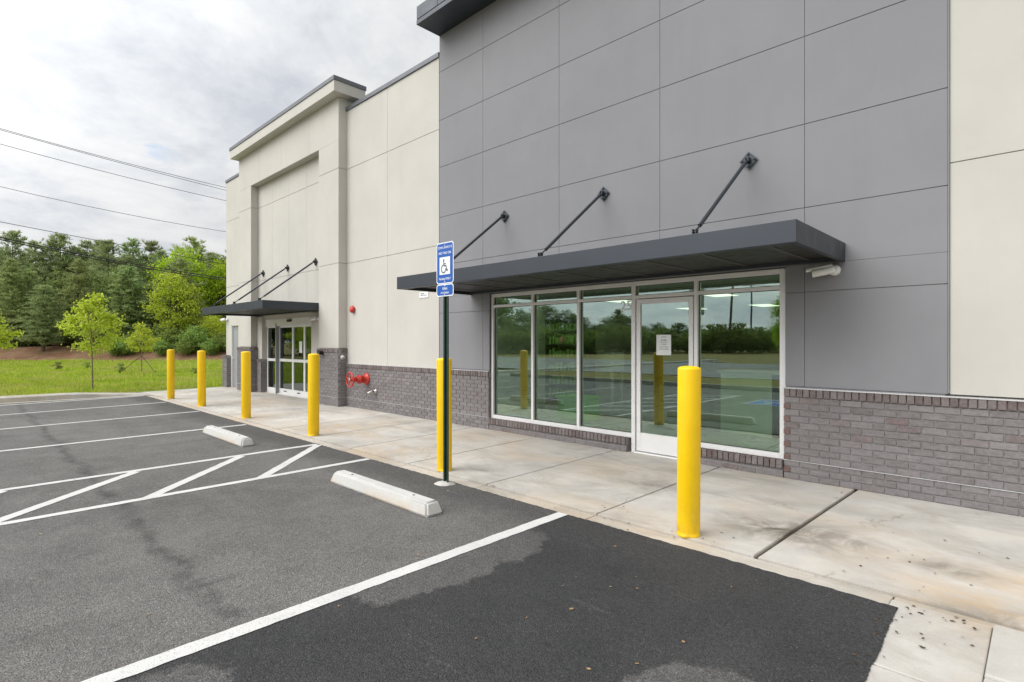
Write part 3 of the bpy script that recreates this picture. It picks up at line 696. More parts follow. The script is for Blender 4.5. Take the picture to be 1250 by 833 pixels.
# sliding entrance in the tower
EY = 6.75
em = MB()
em.box(-17.2, -13.9, EY - .05, EY + .12, 2.02, 2.222, .004)            # header box
em.box(-17.2, -17.10, EY, EY + .11, 0, 2.02, .003); em.box(-13.995, -13.9, EY, EY + .11, 0, 2.02, .003)
ent = em.build('entrance_frame', M['alum'], shop)
def leaf(a, b, y, name):
    m = MB(); w = .045
    m.box(a, a + w, y, y + .04, .03, 2.015, .002); m.box(b - w, b, y, y + .04, .03, 2.015, .002)
    m.box(a + w, b - w, y, y + .04, 1.97, 2.015, .002); m.box(a + w, b - w, y, y + .04, .03, .17, .002); m.box(a + w, b - w, y, y + .04, .97, 1.05, .002)
    o = m.build(name, M['alum'], shop)
    for z0, z1 in ((.16, .98), (1.04, 1.98)):
        p = MB(); p.box(a + w - .008, b - w + .008, y + .017, y + .023, z0, z1); p.build('door_pane', M['glass'], o)
    return o
leaf(-17.098, -16.42, EY - .035, 'side_light'); l2 = leaf(-16.38, -15.44, EY + .03, 'sliding_door'); l3 = leaf(-15.436, -14.70, EY + .03, 'sliding_door'); leaf(-14.70, -13.998, EY + .033, 'side_light')
mb = MB(); mb.box(-16.418, -16.37, EY - .065, EY + .1, 0, 2.10, .003); mb.build('entrance_mullion', M['door_grey'], shop)
mb = MB(); mb.box(-17.2, -13.9, EY - .02, EY + .12, 0, .028); mb.build('threshold', M['alum'], shop)
for a, p_ in ((-16.05, l2), (-15.15, l3)):
    mb = MB(); mb.box(a, a + .2, EY + .027, EY + .0298, .085, .115); mb.build('door_sticker', M['alum_dark'], p_)
mb = MB(); mb.box(-15.04, -14.86, EY + .043, EY + .0455, 1.24, 1.56); mb.build('poster', M['paper'], l3)
# grey service door left of the tower
mb = MB(); mb.box(-19.98, -19.30, WY + .06, WY + .11, .01, 2.08, .004); sd_ = mb.build('service_door', M['door_grey'], shop)
mb = MB(); mb.box(-20.0, -19.95, WY + .0, WY + .14, 0, 2.12, .003); mb.box(-19.95, -19.3, WY + .02, WY + .14, 2.082, 2.12, .003); mb.build('door_frame', M['alum'], shop)
mb = MB(); mb.tube([(-19.9, WY + .06, 1.0), (-19.9, WY + .0, 1.0), (-19.8, WY + .0, 1.0)], .012, 8); mb.build('lever_handle', M['alum'], sd_)
# interior: floor, ceiling, walls
mb = MB(); mb.box(-20.3, 4.1, 6.8, 27, -.1, -.004); mb.build('interior_floor', M['tile'], shop)
mb = MB(); mb.box(-20.3, 4.1, WY + .3, 27, 2.75, 2.9); mb.build('interior_ceiling', M['ceil'], shop)
for q in ((-20.4, 4.2, 26.9, 27.1, 0, 7.0), (-12.2, -12.05, 6.9, 26.88, 0, 2.74), (-.6, -.45, 6.9, 26.88, 0, 2.74), (-20.44, -20.3, 6.86, 26.88, -.1, 7.05), (4.1, 4.2, 6.84, 26.88, 0, 7.0), (-20.3, -12.21, 10.0, 10.15, 0, 2.74)):
    mb = MB(); mb.box(*q); mb.build('interior_wall', M['inwall'], shop)
mb = MB(); mb.box(-20.3, 4.1, WY + .3, 27, 6.9, 7.0); mb.build('roof', M['coping'], shop)
mb = MB(); mb.box(-7.3, -1.9, FY + FD + .002, WY + .29, 2.342, 2.745); mb.build('window_bulkhead', M['inwall'], shop)
mb = MB(); mb.box(-7.94, -7.74, 8.73, 8.93, 0, 2.74, .01); mb.build('interior_column', M['inwall'], shop)

# canopies (part of the building) with tie rods
def canopy(name, x0, x1, yf, z0, z1, wy, plates, plz, rody, rodz, ribs):
    cm = MB(); t = .05
    cm.box(x0, x1, yf, yf + t, z0, z1, .004)
    cm.box(x0, x0 + t, yf + t, wy, z0, z1 - .001, .004); cm.box(x1 - t, x1, yf + t, wy, z0, z1 - .001, .004)
    cm.box(x0 + t, x1 - t, wy - .06, wy, z0 + .01, z1 - .002)
    fm = MB(); fm.box(x0 + t, x1 - t, yf + t, wy - .06, z0 + .05, z0 + .07)
    # lip
    cm.box(x0 + t, x1 - t, yf + t, yf + t + .05, z0 + .0, z0 + .012)
    o = cm.build(name, M['dark_metal'], shop); fm.build('soffit', M['soffit'], o)
    for i in range(ribs + 1):
        x = x0 + .35 + (x1 - x0 - .7) * i / ribs; rm = MB(); rm.box(x - .03, x + .03, yf + t + .055, wy - .062, z0 + .043, z0 + .0495); rm.build('soffit_batten', M['batten'], o)
    for px in plates:
        tm = MB(); a = Vector((px, wy - .055, plz)); b = Vector((px, rody, z1 + .055)); d = (b - a).normalized()
        tm.tube([a + d * .06, b - d * .13], .021, 12)
        tm.tube([a - d * .01, a + d * .08], .011, 8); tm.tube([b - d * .14, b - d * .03], .010, 8)
        for c in (a, b):
            tm.tube([c + Vector((-.03, 0, 0)), c + Vector((.03, 0, 0))], .012, 8)
            tm.box(c.x - .022, c.x - .014, c.y - .028, c.y + .028, c.z - .028, c.z + .028); tm.box(c.x + .014, c.x + .022, c.y - .028, c.y + .028, c.z - .028, c.z + .028)
        tm.box(b.x - .03, b.x + .03, b.y - .04, b.y + .04, z1 - .004, z1 + .03)
        # diamond plate with bolts
        s_ = .105
        tm.prism([(px, plz - s_), (px + s_, plz), (px, plz + s_), (px - s_, plz)], wy - .026, wy - .013, 'Y')
        tm.box(px - .025, px + .025, wy - .06, wy - .02, plz - .02, plz + .02)
        for dx, dz in ((0, .072), (0, -.072), (.072, 0), (-.072, 0)): tm.lathe([(.0, 0), (.013, 0), (.013, .012), (.008, .015)], 8, (px + dx, wy - .026, plz + dz), 'Y')
        tr = tm.build('tie_rod', M['dark_metal'], o)
    return o
canopy('door_canopy', -7.546, -1.525, 5.03, 2.405, 2.602, gy_ - .001, (-6.653, -4.605, -2.528), 3.705, 5.22, 2.65, 8)
canopy('door_canopy', -17.62, -13.12, 5.045, 2.34, 2.535, 6.639, (-17.17, -15.42, -13.70), 3.65, 5.2, 2.58, 6)

# ------------------------------------------------------------------ fittings on the wall
def bullet_camera(loc, yaw, label, base_up=False, sc=1.0):
    t = thing('security_camera', label, 'camera', loc)
    Rm = Matrix.Translation(loc) @ Matrix.Rotation(yaw, 4, 'Z') @ Matrix.Scale(sc, 4)
    def xf(m):
        m.v = [tuple(Rm @ Vector(p)) for p in m.v]; return m
    m = MB(); m.lathe([(0, 0), (.055, 0), (.055, .04), (.035, .055), (.0, .055)], 20, (0, 0, 0), 'Y'); m.tube([(0, -.05, 0), (0, -.085, -.01), (-.04, -.1, -.012)], .018, 10)
    xf(m).build('mount', M['white_plastic'], t)
    m = MB(); ax = Vector((-1, -.25, -.16)).normalized(); a = Vector((.02, -.1, .0))
    m.tube([a, a + ax * .012, a + ax * .2, a + ax * .205], [.03, .04, .042, .038], 16); xf(m).build('housing', M['white_plastic'], t)
    m = MB(); m.tube([a + ax * .2055, a + ax * .208], .03, 14); xf(m).build('lens', M['black_plastic'], t)
    m = MB(); q = a + Vector((0, 0, .044)); 
    m.tube([q + ax * .02, q + ax * .26], .022, 10); m.v = [(x, y, z if z < q.z - .3 else z) for x, y, z in m.v]; xf(m).build('sun_shield', M['white_plastic'], t)
bullet_camera((-1.62, gy_, 2.318), 0, 'white bullet camera under the right end of the long canopy', sc=1.05)
bullet_camera((-13.42, 6.598, 2.16), 0, 'white bullet camera above the sliding doors under the small canopy')
bullet_camera((-20.3, WY, 2.32), 0, 'white bullet camera at the far left corner of the shop wall')
# fire alarm
t = thing('alarm_bell', 'round red fire alarm on the cream wall above the brick base', 'alarm', (-11.76, WY, 2.32))
m = MB(); m.lathe([(0, 0), (.062, 0), (.066, .03), (.0, .03)], 24, (-11.76, WY, 2.32), 'Y'); m.build('back_box', M['red'], t)
m = MB(); m.lathe([(0, .03), (.085, .03), (.088, .045), (.075, .07), (.04, .085), (.0, .088)], 28, (-11.76, WY, 2.32), 'Y'); m.build('gong', M['red'], t)
# red valve with handwheel, post-indicator style, on the brick
t = thing('fire_valve', 'red wall valve with a spoked handwheel on the brick base', 'valve', (-11.1, BY, .72))
c = (-11.13, BY, .70)
m = MB(); m.lathe([(0, -.0), (.135, 0), (.14, .012), (.125, .03), (.085, .05), (.082, .16), (.1, .17), (.1, .2), (.055, .215), (.05, .3), (.065, .31), (.065, .34), (.03, .35), (.026, .42), (0, .42)], 28, c, 'Y')
for k in range(8):
    an = k * math.pi / 4; m.lathe([(0, .17), (.014, .17), (.014, .225), (0, .225)], 6, (c[0] + .084 * math.cos(an), c[1], c[2] + .084 * math.sin(an)), 'Y')
m.build('valve_body', M['red'], t)
m = MB(); m.tube([(c[0] + .16 * math.cos(a), c[1] - .42, c[2] + .16 * math.sin(a)) for a in np.linspace(0, 2 * math.pi, 33)], .016, 8, caps=False)
for k in range(5):
    an = k * 2 * math.pi / 5 + .3; m.tube([(c[0], c[1] - .41, c[2]), (c[0] + .155 * math.cos(an), c[1] - .42, c[2] + .155 * math.sin(an))], [.014, .01], 6)
m.build('handwheel', M['red'], t)
m = MB(); m.lathe([(0, .415), (.03, .415), (.03, .445), (.012, .45)], 12, c, 'Y'); m.build('hub_nut', M['brass'], t)
t = thing('water_spigot', 'small chrome water outlet on the brick below the red valve', 'spigot', (-10.75, BY, .44))
c = (-10.75, BY, .44); m = MB(); m.lathe([(0, 0), (.06, 0), (.062, .012), (.03, .02), (.026, .06), (0, .06)], 20, c, 'Y'); m.build('flange', M['brass'], t)
m = MB(); m.tube([(c[0], c[1] - .05, c[2]), (c[0], c[1] - .1, c[2]), (c[0] - .06, c[1] - .15, c[2] - .04)], [.026, .03, .033], 14); m.build('nozzle', M['brass'], t)
m = MB(); m.lathe([(0, 0), (.02, 0), (.02, .03), (0, .03)], 12, (c[0] + .01, c[1] - .06, c[2] + .005), 'Y'); m.build('plug', M['black_plastic'], t)
# black horn on the pier, grey key switch on its side, motion sensor on the door header, plaque under the canopy end
m = MB(); c = (-12.83, TY - .03, 1.28); m.box(c[0] - .05, c[0] + .05, c[1] - .05, c[1], c[2] - .05, c[2] + .05, .008); m.lathe([(.03, .05), (.065, .11), (.068, .12), (.05, .118), (0, .07)], 20, c, 'Y')
o = m.build('wall_horn', M['black_plastic']); recenter(o, c); tag(o, 'small black horn on the brick pier right of the sliding doors', 'horn')
t = thing('key_switch', 'round metal key switch on the side of the brick pier beside the wall valve', 'switch', (TX1 + .03, 6.5, 1.18))
m = MB(); m.lathe([(0, 0), (.05, 0), (.05, .02), (.03, .03), (0, .03)], 18, (TX1 + .03, 6.5, 1.18), 'X'); m.build('plate', M['alum'], t)
m = MB(); m.lathe([(0, .03), (.016, .03), (.016, .05), (0, .052)], 12, (TX1 + .03, 6.5, 1.16), 'X'); m.build('knob', M['black_plastic'], t)
m = MB(); m.box(-15.56, -15.32, EY - .1, EY - .052, 2.12, 2.19, .012); o = m.build('door_sensor', M['black_plastic']); recenter(o, (-15.44, EY - .05, 2.15)); tag(o, 'black motion sensor on the header above the sliding doors', 'sensor')
t = thing('wall_plaque', 'small white plaque on the cream wall below the left end of the long canopy', 'plaque', (-8.97, WY, 2.5))
m = MB(); m.box(-9.13, -8.83, WY - .012, WY - .001, 2.44, 2.555, .003); m.build('plate', M['sign_white'], t)
m = MB(); m.box(-9.09, -8.97, WY - .0135, WY - .0125, 2.515, 2.53); m.box(-9.09, -8.88, WY - .0135, WY - .0125, 2.485, 2.497); m.build('lettering', M['ink'], t)

# ------------------------------------------------------------------ inside the shop
def inside_light(x, y, label, g_='lit ceiling panels inside the shop', mt='lit'):
    t = thing('ceiling_light', label, 'light', (x, y, 2.745), g_)
    m = MB(); m.box(x - .32, x + .32, y - .62, y + .62, 2.70, 2.749, .004); m.build('frame', M['white_plastic'], t)
    m = MB(); m.box(x - .29, x + .29, y - .59, y + .59, 2.694, 2.699); m.build('diffuser', M[mt], t)
for (x, y) in (at(760, 15.5), at(845, 18.9), at(875, 13.3), at(934, 17.2)):
    inside_light(x, y, 'flat lit ceiling panel seen through the shop window')
for (x, y) in ((-9.7, 8.1), (-10.9, 8.1), (-11.2, 9.6), (-1.6, 8.0), (-1.6, 10.0), (-1.6, 12.0), (-1.6, 14.0), (-8.3, 8.8)):  # extra panels added out of sight to brighten the interior
    inside_light(x, y, 'unseen lit ceiling panel added to brighten the shop interior', 'added unseen fill panels inside the shop', 'lit_fill')
t = thing('service_counter', 'pale service counter inside behind the rightmost shop window', 'counter', (-3.6, 9.5, 0))
m = MB(); m.box(-4.0, -3.16, 9.21, 9.8, .0, 1.02, .004); m.build('body', M['counter'], t); m = MB(); m.box(-4.05, -2.6, 9.18, 9.83, 1.021, 1.06, .004); m.build('top', M['white_plastic'], t)
m = MB(); m.box(-3.155, -2.95, 9.23, 9.75, 0, 1.019); m.build('end_panel', M['shelf_dark'], t)
t = thing('display_table', 'white boxy display table inside the third shop window', 'table', (-7.8, 11.2, 0))
m = MB(); m.box(-8.35, -7.4, 11.0, 11.5, .84, 1.29, .006); m.build('top_box', M['counter'], t)
for q in ((-8.3, 11.05), (-7.45, 11.05), (-8.3, 11.45), (-7.45, 11.45)):
    m = MB(); m.box(q[0] - .03, q[0] + .03, q[1] - .03, q[1] + .03, 0, .839); m.build('leg', M['alum'], t)
SX, SYY = .72, -.55
t = thing('shelving_unit', 'dark shelving stocked with green goods inside the second shop window', 'shelving', (SX - 9.2, SYY + 11.2, 0))
m = MB(); m.box(SX - 9.75, SX - 8.55, SYY + 11.4, SYY + 11.45, 0, 2.25); m.box(SX - 9.75, SX - 9.7, SYY + 10.95, SYY + 11.4, 0, 2.25); m.box(SX - 8.6, SX - 8.55, SYY + 10.95, SYY + 11.4, 0, 2.25); m.box(SX - 9.7, SX - 8.6, SYY + 10.95, SYY + 11.4, 2.15, 2.25)
m.build('carcass', M['shelf_dark'], t)
for k in range(6):
    z = .15 + k * .33; m = MB(); m.box(SX - 9.7, SX - 8.6, SYY + 10.97, SYY + 11.4, z, z + .03); m.build('shelf', M['shelf_dark'], t)
for k in range(6):
    z = .18 + k * .33
    x = SX - 9.66
    while x < SX - 8.72:
        w = random.uniform(.07, .11); h = random.uniform(.14, .24); m = MB(); m.box(x, x + w, SYY + 11.0, SYY + 11.2, z, z + h, .008)
        o = m.build('package', M['olive']); recenter(o, (x, SYY + 11.1, z)); tag(o, 'green package on the dark shelving behind the second shop window', 'package', 'green packages on the dark shelving'); x += w + random.uniform(.01, .05)
m = MB(); m.lathe([(0, 0), (.055, 0), (.06, .05), (.05, .12), (.03, .16), (0, .17)], 14, (SX - 9.2, SYY + 10.98, 1.53)); o = m.build('stuffed_toy', M['pink']); recenter(o, (SX - 9.2, SYY + 10.98, 1.53)); tag(o, 'pink toy among the green goods on the dark shelving', 'toy')
t = thing('storage_bin', 'lime green bin on the floor behind the second shop window', 'bin', (-6.7, 8.7, 0))
m = MB(); m.box(-7.05, -6.35, 8.5, 9.0, .0, .42, .02); m.build('body', M['lime'], t); m = MB(); m.box(-7.08, -6.32, 8.47, 9.03, .421, .47, .01); m.build('lid', M['lime'], t)
t = thing('sanitizer_stand', 'small white dispenser on a stand behind the sliding doors', 'dispenser', (-16.9, 7.6, 0))
m = MB(); m.lathe([(0, 0), (.15, 0), (.15, .02), (.02, .03), (.02, .95), (0, .95)], 16, (-16.9, 7.6, 0)); m.build('pedestal', M['alum'], t)
m = MB(); m.lathe([(0, .95), (.06, .95), (.06, 1.15), (.02, 1.2), (.02, 1.27), (0, 1.27)], 16, (-16.9, 7.6, 0)); m.build('bottle', M['white_plastic'], t)

# ------------------------------------------------------------------ bollards
prof = [(.083, -.012), (.0915, 0), (.0915, .012), (.089, .016), (.0885, .04), (.0905, .045), (.0905, 1.0), (.0905, 1.325), (.0895, 1.333), (.086, 1.341), (.07, 1.349), (.04, 1.355), (.004, 1.357)]
B = [(-2.06, 4.135, 'nearest yellow bollard, standing in front of the glass door', 1.0), (-5.195, 4.14, 'yellow bollard right behind the green sign post', 1.0), (-8.676, 4.16, 'yellow bollard nearest the red wall valve, fourth from the sign post leftward row end', 1.0),
     (-11.636, 4.15, '', 1.0), (-14.53, 4.165, '', .99), (-17.04, 4.12, '', .99)]
B[2] = (*B[2][:2], 'yellow bollard in front of the right brick pier of the tower', 1.0)
B[3] = (*B[3][:2], 'yellow bollard in front of the left brick pier of the tower', 1.0)
B[4] = (*B[4][:2], 'yellow bollard standing against the grass, second from the far end', .99)
B[5] = (*B[5][:2], 'farthest yellow bollard, nearest the grass and the lot corner', .99)
bo = None
for i, (x, y, lb, s_) in enumerate(B):
    if bo is None:
        m = MB(); m.lathe(prof, 40); bo = m.build('bollard', M['yellow']); o = bo; shade_auto(o, 40)
    else:
        o = bo.copy(); COL.objects.link(o)
    o.location = (x, y, 0); o.rotation_euler = (R(random.uniform(-.5, .5)), R(random.uniform(-.5, .5)), random.uniform(0, 6)); o.scale = (1, 1, s_)
    tag(o, lb, 'bollard', 'yellow bollards along the sidewalk edge')

# ------------------------------------------------------------------ accessible parking sign
PX, PY = -4.786, 3.735
t = thing('parking_sign', 'blue accessible parking sign on a dark green post by the walk', 'sign', (PX, PY, 0))
m = MB(); pts = [(-.040, -.0), (-.040, .004), (-.022, .004), (-.014, .034), (.014, .034), (.022, .004), (.040, .004), (.040, 0), (.019, 0), (.011, .029), (-.011, .029), (-.019, 0)]
m.prism([(PX + a, PY + b) for a, b in pts], -.05, 2.60, 'Z'); post = m.build('post', M['post_green'], t)
m = MB()
for k in range(50): m.lathe([(0, 0), (.005, 0), (.005, .0006), (0, .0006)], 8, (PX, PY + .0288, .3 + k * .045), 'Y')
m.build('bolt_hole', M['black_plastic'], post)
m = MB(); m.lathe([(.0, -.03), (.115, -.03), (.112, .006), (.095, .012), (.06, .024), (0, .03)], 26, (PX, PY + .015, 0)); m.v = [(x + .012 * math.sin(x * 90 + y * 40), y + .01 * math.sin(y * 70), z) for x, y, z in m.v]; m.build('footing', M['newc'], t)
def rrect(x0, x1, z0, z1, r, n=6):
    P = []
    for cx, cz, a0 in ((x1 - r, z1 - r, 0), (x0 + r, z1 - r, 90), (x0 + r, z0 + r, 180), (x1 - r, z0 + r, 270)):
        for k in range(n + 1): a = R(a0 + 90 * k / n); P.append((cx + r * math.cos(a), cz + r * math.sin(a)))
    return P
SY = PY - .006; sx0, sx1 = PX - .147, PX + .158
sx0, sx1 = -4.815, -4.522
def panel(z0, z1, name):
    m = MB(); m.prism(rrect(sx0, sx1, z0, z1, .035), SY - .0025, SY, 'Y'); b = m.build(name, M['sign_white'], t)
    m = MB(); m.prism(rrect(sx0 + .011, sx1 - .011, z0 + .011, z1 - .011, .026), SY - .0035, SY - .0026, 'Y'); m.build('blue_field', M['sign_blue'], b)
    return b
# the sign sits off the post's centre line on a bracket so shift the post instead
b1 = panel(2.182, 2.632, 'sign_plate'); b2 = panel(2.045, 2.178, 'rider_plate')
cx = (sx0 + sx1) / 2; TYs = SY - .0042
text_mesh('TOW AWAY IF', .037, (cx, TYs, 2.575), FACE, 'lettering', M['sign_white'], b1, .0003)
text_mesh('NO TAG ON', .037, (cx, TYs, 2.515), FACE, 'lettering', M['sign_white'], b1, .0003)
text_mesh('Parking ONLY', .034, (cx, TYs, 2.235), FACE, 'lettering', M['sign_white'], b1, .0003)
m = MB(); m.prism(rrect(cx - .09, cx + .09, 2.282, 2.472, .004), TYs - .0006, TYs + .0004, 'Y'); sq = m.build('symbol_square', M['sign_white'], b1)
m = MB(); cnt[0] = 0
def dr2(pts, w): cnt[0] += 1; ribbon(m, pts, w, lambda a, b_: (cx - .085 + a * .16, TYs - .0012 - .0001 * cnt[0], 2.285 + b_ * .182))
wheelchair(dr2); m.build('access_symbol', M['ink'], b1)
text_mesh('VAN', .042, (cx, TYs, 2.127), FACE, 'lettering', M['sign_white'], b2, .0003)
text_mesh('ACCESSIBLE', .027, (cx, TYs, 2.083), FACE, 'lettering', M['sign_white'], b2, .0003)
m = MB()
for z in (2.6, 2.205, 2.16, 2.062): m.lathe([(0, 0), (.006, 0), (.006, .003), (0, .004)], 8, (cx, SY - .0036, z), 'Y')
m.build('bolt', M['alum'], b1)
# shift the whole post below the plate to the middle of the plates
post.location.x += .118; 
for o in t.children:
    if o.name.startswith('footing'): o.location.x += .10

# ------------------------------------------------------------------ wheel stops
def wheel_stop(x0, x1, y0, y1, label):
    L = x1 - x0; W = y1 - y0; hh = .122
    bm = bmesh.new(); c = ((x0 + x1) / 2, (y0 + y1) / 2)
    bot = [(-L / 2, -W / 2), (L / 2, -W / 2), (L / 2, W / 2), (-L / 2, W / 2)]; ti = .035; te = .05
    top_ = [(-L / 2 + te, -W / 2 + ti), (L / 2 - te, -W / 2 + ti), (L / 2 - te, W / 2 - ti), (-L / 2 + te, W / 2 - ti)]
    vb = [bm.verts.new((*p, 0)) for p in bot]; vt = [bm.verts.new((*p, hh)) for p in top_]
    bm.faces.new(vb[::-1]); bm.faces.new(vt)
    for i in range(4): bm.faces.new((vb[i], vb[(i + 1) % 4], vt[(i + 1) % 4], vt[i]))
    bmesh.ops.bevel(bm, geom=bm.edges[:], offset=.020, segments=4, affect='EDGES')
    t = thing('wheel_stop', label, 'wheel stop', (*c, .004), 'concrete wheel stops in the accessible stalls')
    m = MB(); m.bm(bm); m.v = [(x + c[0], y + c[1], z + .004) for x, y, z in m.v]; o = m.build('concrete_block', M['stop'], t); shade_auto(o, 60)
    for sx in (-.56, .56):
        m = MB(); m.lathe([(0, 0), (.013, 0), (.013, .003), (.006, .005), (0, .005)], 12, (c[0] + sx, c[1], .004 + hh - .001)); m.build('anchor_pin', M['debris_dark'], t)
    return t
wheel_stop(-5.65, -3.87, 2.885, 3.085, 'long concrete wheel stop with rusty stains, nearest the sign post')
wheel_stop(-10.24, -8.42, 2.93, 3.13, 'pale concrete wheel stop beyond the hatched aisle')

# ------------------------------------------------------------------ vegetation
def mesh_np(name, V, F, mats, mi=None, smooth=False):
    me = bpy.data.meshes.new(name); V = np.asarray(V, np.float32); F = np.asarray(F, np.int32); k = F.shape[1]
    me.vertices.add(len(V)); me.vertices.foreach_set('co', V.ravel()); me.loops.add(F.size); me.loops.foreach_set('vertex_index', F.ravel())
    me.polygons.add(len(F)); me.polygons.foreach_set('loop_start', np.arange(0, F.size, k, dtype=np.int32)); me.polygons.foreach_set('loop_total', np.full(len(F), k, np.int32))
    for m_ in mats: me.materials.append(m_)
    me.update(calc_edges=True); me.validate(); return me
def unit(r, n):
    v = r.normal(size=(n, 3)); return v / np.linalg.norm(v, axis=1)[:, None]
def leaves(r, P, size, flat=.5):
    """a bent diamond leaf at every point"""
    n = len(P); a = unit(r, n); nb = unit(r, n); nb[:, 2] += flat; b = np.cross(a, nb); b /= np.linalg.norm(b, axis=1)[:, None] + 1e-9
    s = size * r.uniform(.6, 1.3, (n, 1)); V = np.stack([P - a * s * .5, P + b * s * .32, P + a * s * .5, P - b * s * .32], 1).reshape(-1, 3)
    return V, np.arange(4 * n).reshape(n, 4)
def tufts(r, P, D, length, width, k):
    """k thin needles bundles fanning out of every point along direction D"""
    n = len(P); out = []
    for i in range(k):
        d = D + unit(r, n) * .85; d /= np.linalg.norm(d, axis=1)[:, None] + 1e-9
        s = np.cross(d, unit(r, n)); s /= np.linalg.norm(s, axis=1)[:, None] + 1e-9
        L = length * r.uniform(.6, 1.2, (n, 1)); out.append(np.stack([P - s * width * .5, P + s * width * .5, P + d * L + s * width * .25, P + d * L - s * width * .25], 1))
    V = np.concatenate(out, 0).reshape(-1, 3); return V, np.arange(len(V)).reshape(-1, 4)
def crown_obj(name, me, parent):
    o = bpy.data.objects.new(name, me); COL.objects.link(o); o.parent = parent; return o
def pine_mesh(seed, H_, mat, base=.12, wide=.2, n_wh=26, needle=.33):
    r = np.random.default_rng(seed); P = []; D = []; tm = MB()
    bend = r.uniform(-.02, .02, 2)
    def ax(z): return np.array([bend[0] * z * math.sin(z * .3), bend[1] * z * math.sin(z * .25 + 1), z])
    tm.tube([ax(z) for z in np.linspace(0, H_ * .99, 9)], list(np.linspace(H_ * .014 + .04, .015, 9)), 7)
    for i in range(n_wh):
        f = base + (1 - base) * (i + r.uniform(0, .8)) / n_wh; z = H_ * f
        q = (f - base) / (1 - base)
        Lm = H_ * wide * (min(1, .6 + q * 1.8)) * (1 - q) ** .55 + .14
        nb = int(r.integers(4, 7))
        a0 = r.uniform(0, 6.28)
        for b in range(nb):
            if r.random() < .12: continue
            a = a0 + b * 6.28 / nb + r.normal() * .25; L = Lm * r.uniform(.55, 1.2); up = .15 + .55 * q + r.normal() * .12
            d = np.array([math.cos(a), math.sin(a), up]); st = ax(z); en = st + d * L
            en[2] -= .10 * L * (1 - q)
            tm.tube([st, (st + en) / 2 + [0, 0, -.04 * L], en], [max(.012, .02 * L), .012, .006], 4, caps=False)
            m_ = max(5, int(L * 8.5)); ts = r.uniform(.25, 1.02, m_)
            for t_ in ts:
                p = st + (en - st) * t_ + r.normal(size=3) * .13 * L * np.array([1, 1, .5]); P.append(p); dd = d / np.linalg.norm(d) * .6; dd[2] += .7; D.append(dd)
    top = ax(H_)
    for k in range(7): P.append(top - [0, 0, k * .12]); D.append(np.array([0, 0, 1.]))
    P = np.array(P); D = np.array(D); V, F = tufts(r, P, D, needle * 1.2, .05, 9)
    return mesh_np('pine_crown', V, F, [mat]), tm
def broad_mesh(seed, H_, mat, crown_r, cz0, leaf, n_cl, per, trunk_r, lobes=1.0, top=1.0, bark='bark'):
    r = np.random.default_rng(seed); tm = MB(); P = []
    lean = r.normal(size=2) * .02 * H_
    zc = (cz0 + H_) / 2; hz = (H_ - cz0) / 2
    tr = [np.array([lean[0] * t_ * t_, lean[1] * t_ * t_, H_ * .86 * t_]) for t_ in np.linspace(0, 1, 7)]
    tm.tube(tr, list(np.linspace(trunk_r, trunk_r * .2, 7)), 8)
    for i in range(n_cl):
        u = unit(r, 1)[0]; rad = r.uniform(.35, 1) ** .6
        zf = u[2] * rad
        shape = (1 - (.28 if top == 1.0 else top) * max(0, zf) * 1.25) * (1 - .18 * max(0, -zf))
        c = np.array([u[0] * rad * crown_r * shape * r.uniform(.75, 1.18), u[1] * rad * crown_r * shape * r.uniform(.75, 1.18), zc + zf * hz * r.uniform(.88, 1.08)])
        zt = max(cz0 * .85, min(H_ * .8, c[2] - r.uniform(.25, .6) * crown_r)); f = zt / (H_ * .86)
        st = np.array([lean[0] * f * f, lean[1] * f * f, zt])
        if i % 2 == 0: tm.tube([st, (st + c) / 2 + [0, 0, .06 * crown_r], c], [trunk_r * .28, trunk_r * .16, trunk_r * .05], 5, caps=False)
        sg = crown_r * .17 * lobes * r.uniform(.6, 1.3); m_ = int(per * r.uniform(.5, 1.4))
        P.append(c + r.normal(size=(m_, 3)) * [sg, sg, sg * .62])
    P = np.concatenate(P); V, F = leaves(r, P, leaf); return mesh_np('leaf_crown', V, F, [mat]), tm
VAR = {}
def variant(key, fn, bark='bark'):
    me, tm = fn(); VAR[key] = (me, tm, bark); VAR[key + '_t'] = None
def plant(key, name, x, y, z, s, rz, label, cat='tree', group=None, sz=None):
    me, tm, bark = VAR[key]
    t = thing(name, label, cat, (x, y, z), group); t.scale = (s, s, sz or s); t.rotation_euler = (0, 0, rz)
    if VAR[key + '_t'] is None:
        o = tm.build('trunk', M[bark]); VAR[key + '_t'] = o.data; COL.objects.unlink(o); bpy.data.objects.remove(o)
    crown_obj('trunk', VAR[key + '_t'], t); crown_obj('crown', me, t); return t
variant('maple1', lambda: broad_mesh(3, 3.15, M['maple'], .80, .95, .085, 85, 46, .026, .8, .5), 'bark_pale')
variant('maple2', lambda: broad_mesh(5, 2.55, M['maple'], .74, .92, .095, 62, 40, .026, .85, .4), 'bark_pale')
for i in range(4): variant('pine%d' % i, lambda i=i: pine_mesh(20 + i, 12, M['pine'], 0.05 + .05 * (i % 2), .19 + .025 * (i % 3), 30))
for i in range(2): variant('pineL%d' % i, lambda i=i: pine_mesh(40 + i, 12, M['pine_light'], .12, .18, 26))
variant('lime', lambda: broad_mesh(60, 12, M['lime_leaf'], 3.6, 2.2, .27, 150, 62, .2, .85))
variant('gold', lambda: broad_mesh(61, 9, M['gold_leaf'], 3.0, 1.0, .24, 130, 60, .16, .85))
variant('bush', lambda: broad_mesh(62, 2.6, M['bush'], 1.6, .1, .2, 60, 55, .05, 1.0))
for i in range(3): variant('wood%d' % i, lambda i=i: broad_mesh(70 + i, 11, M['far_leaf'], 3.2 + .4 * i, 1.2, .34, 110, 55, .2, .9))
M['mid_leaf'] = leafmat('mid_green_leaves', (.17, .25, .07), (.36, .44, .14), .5, .25)
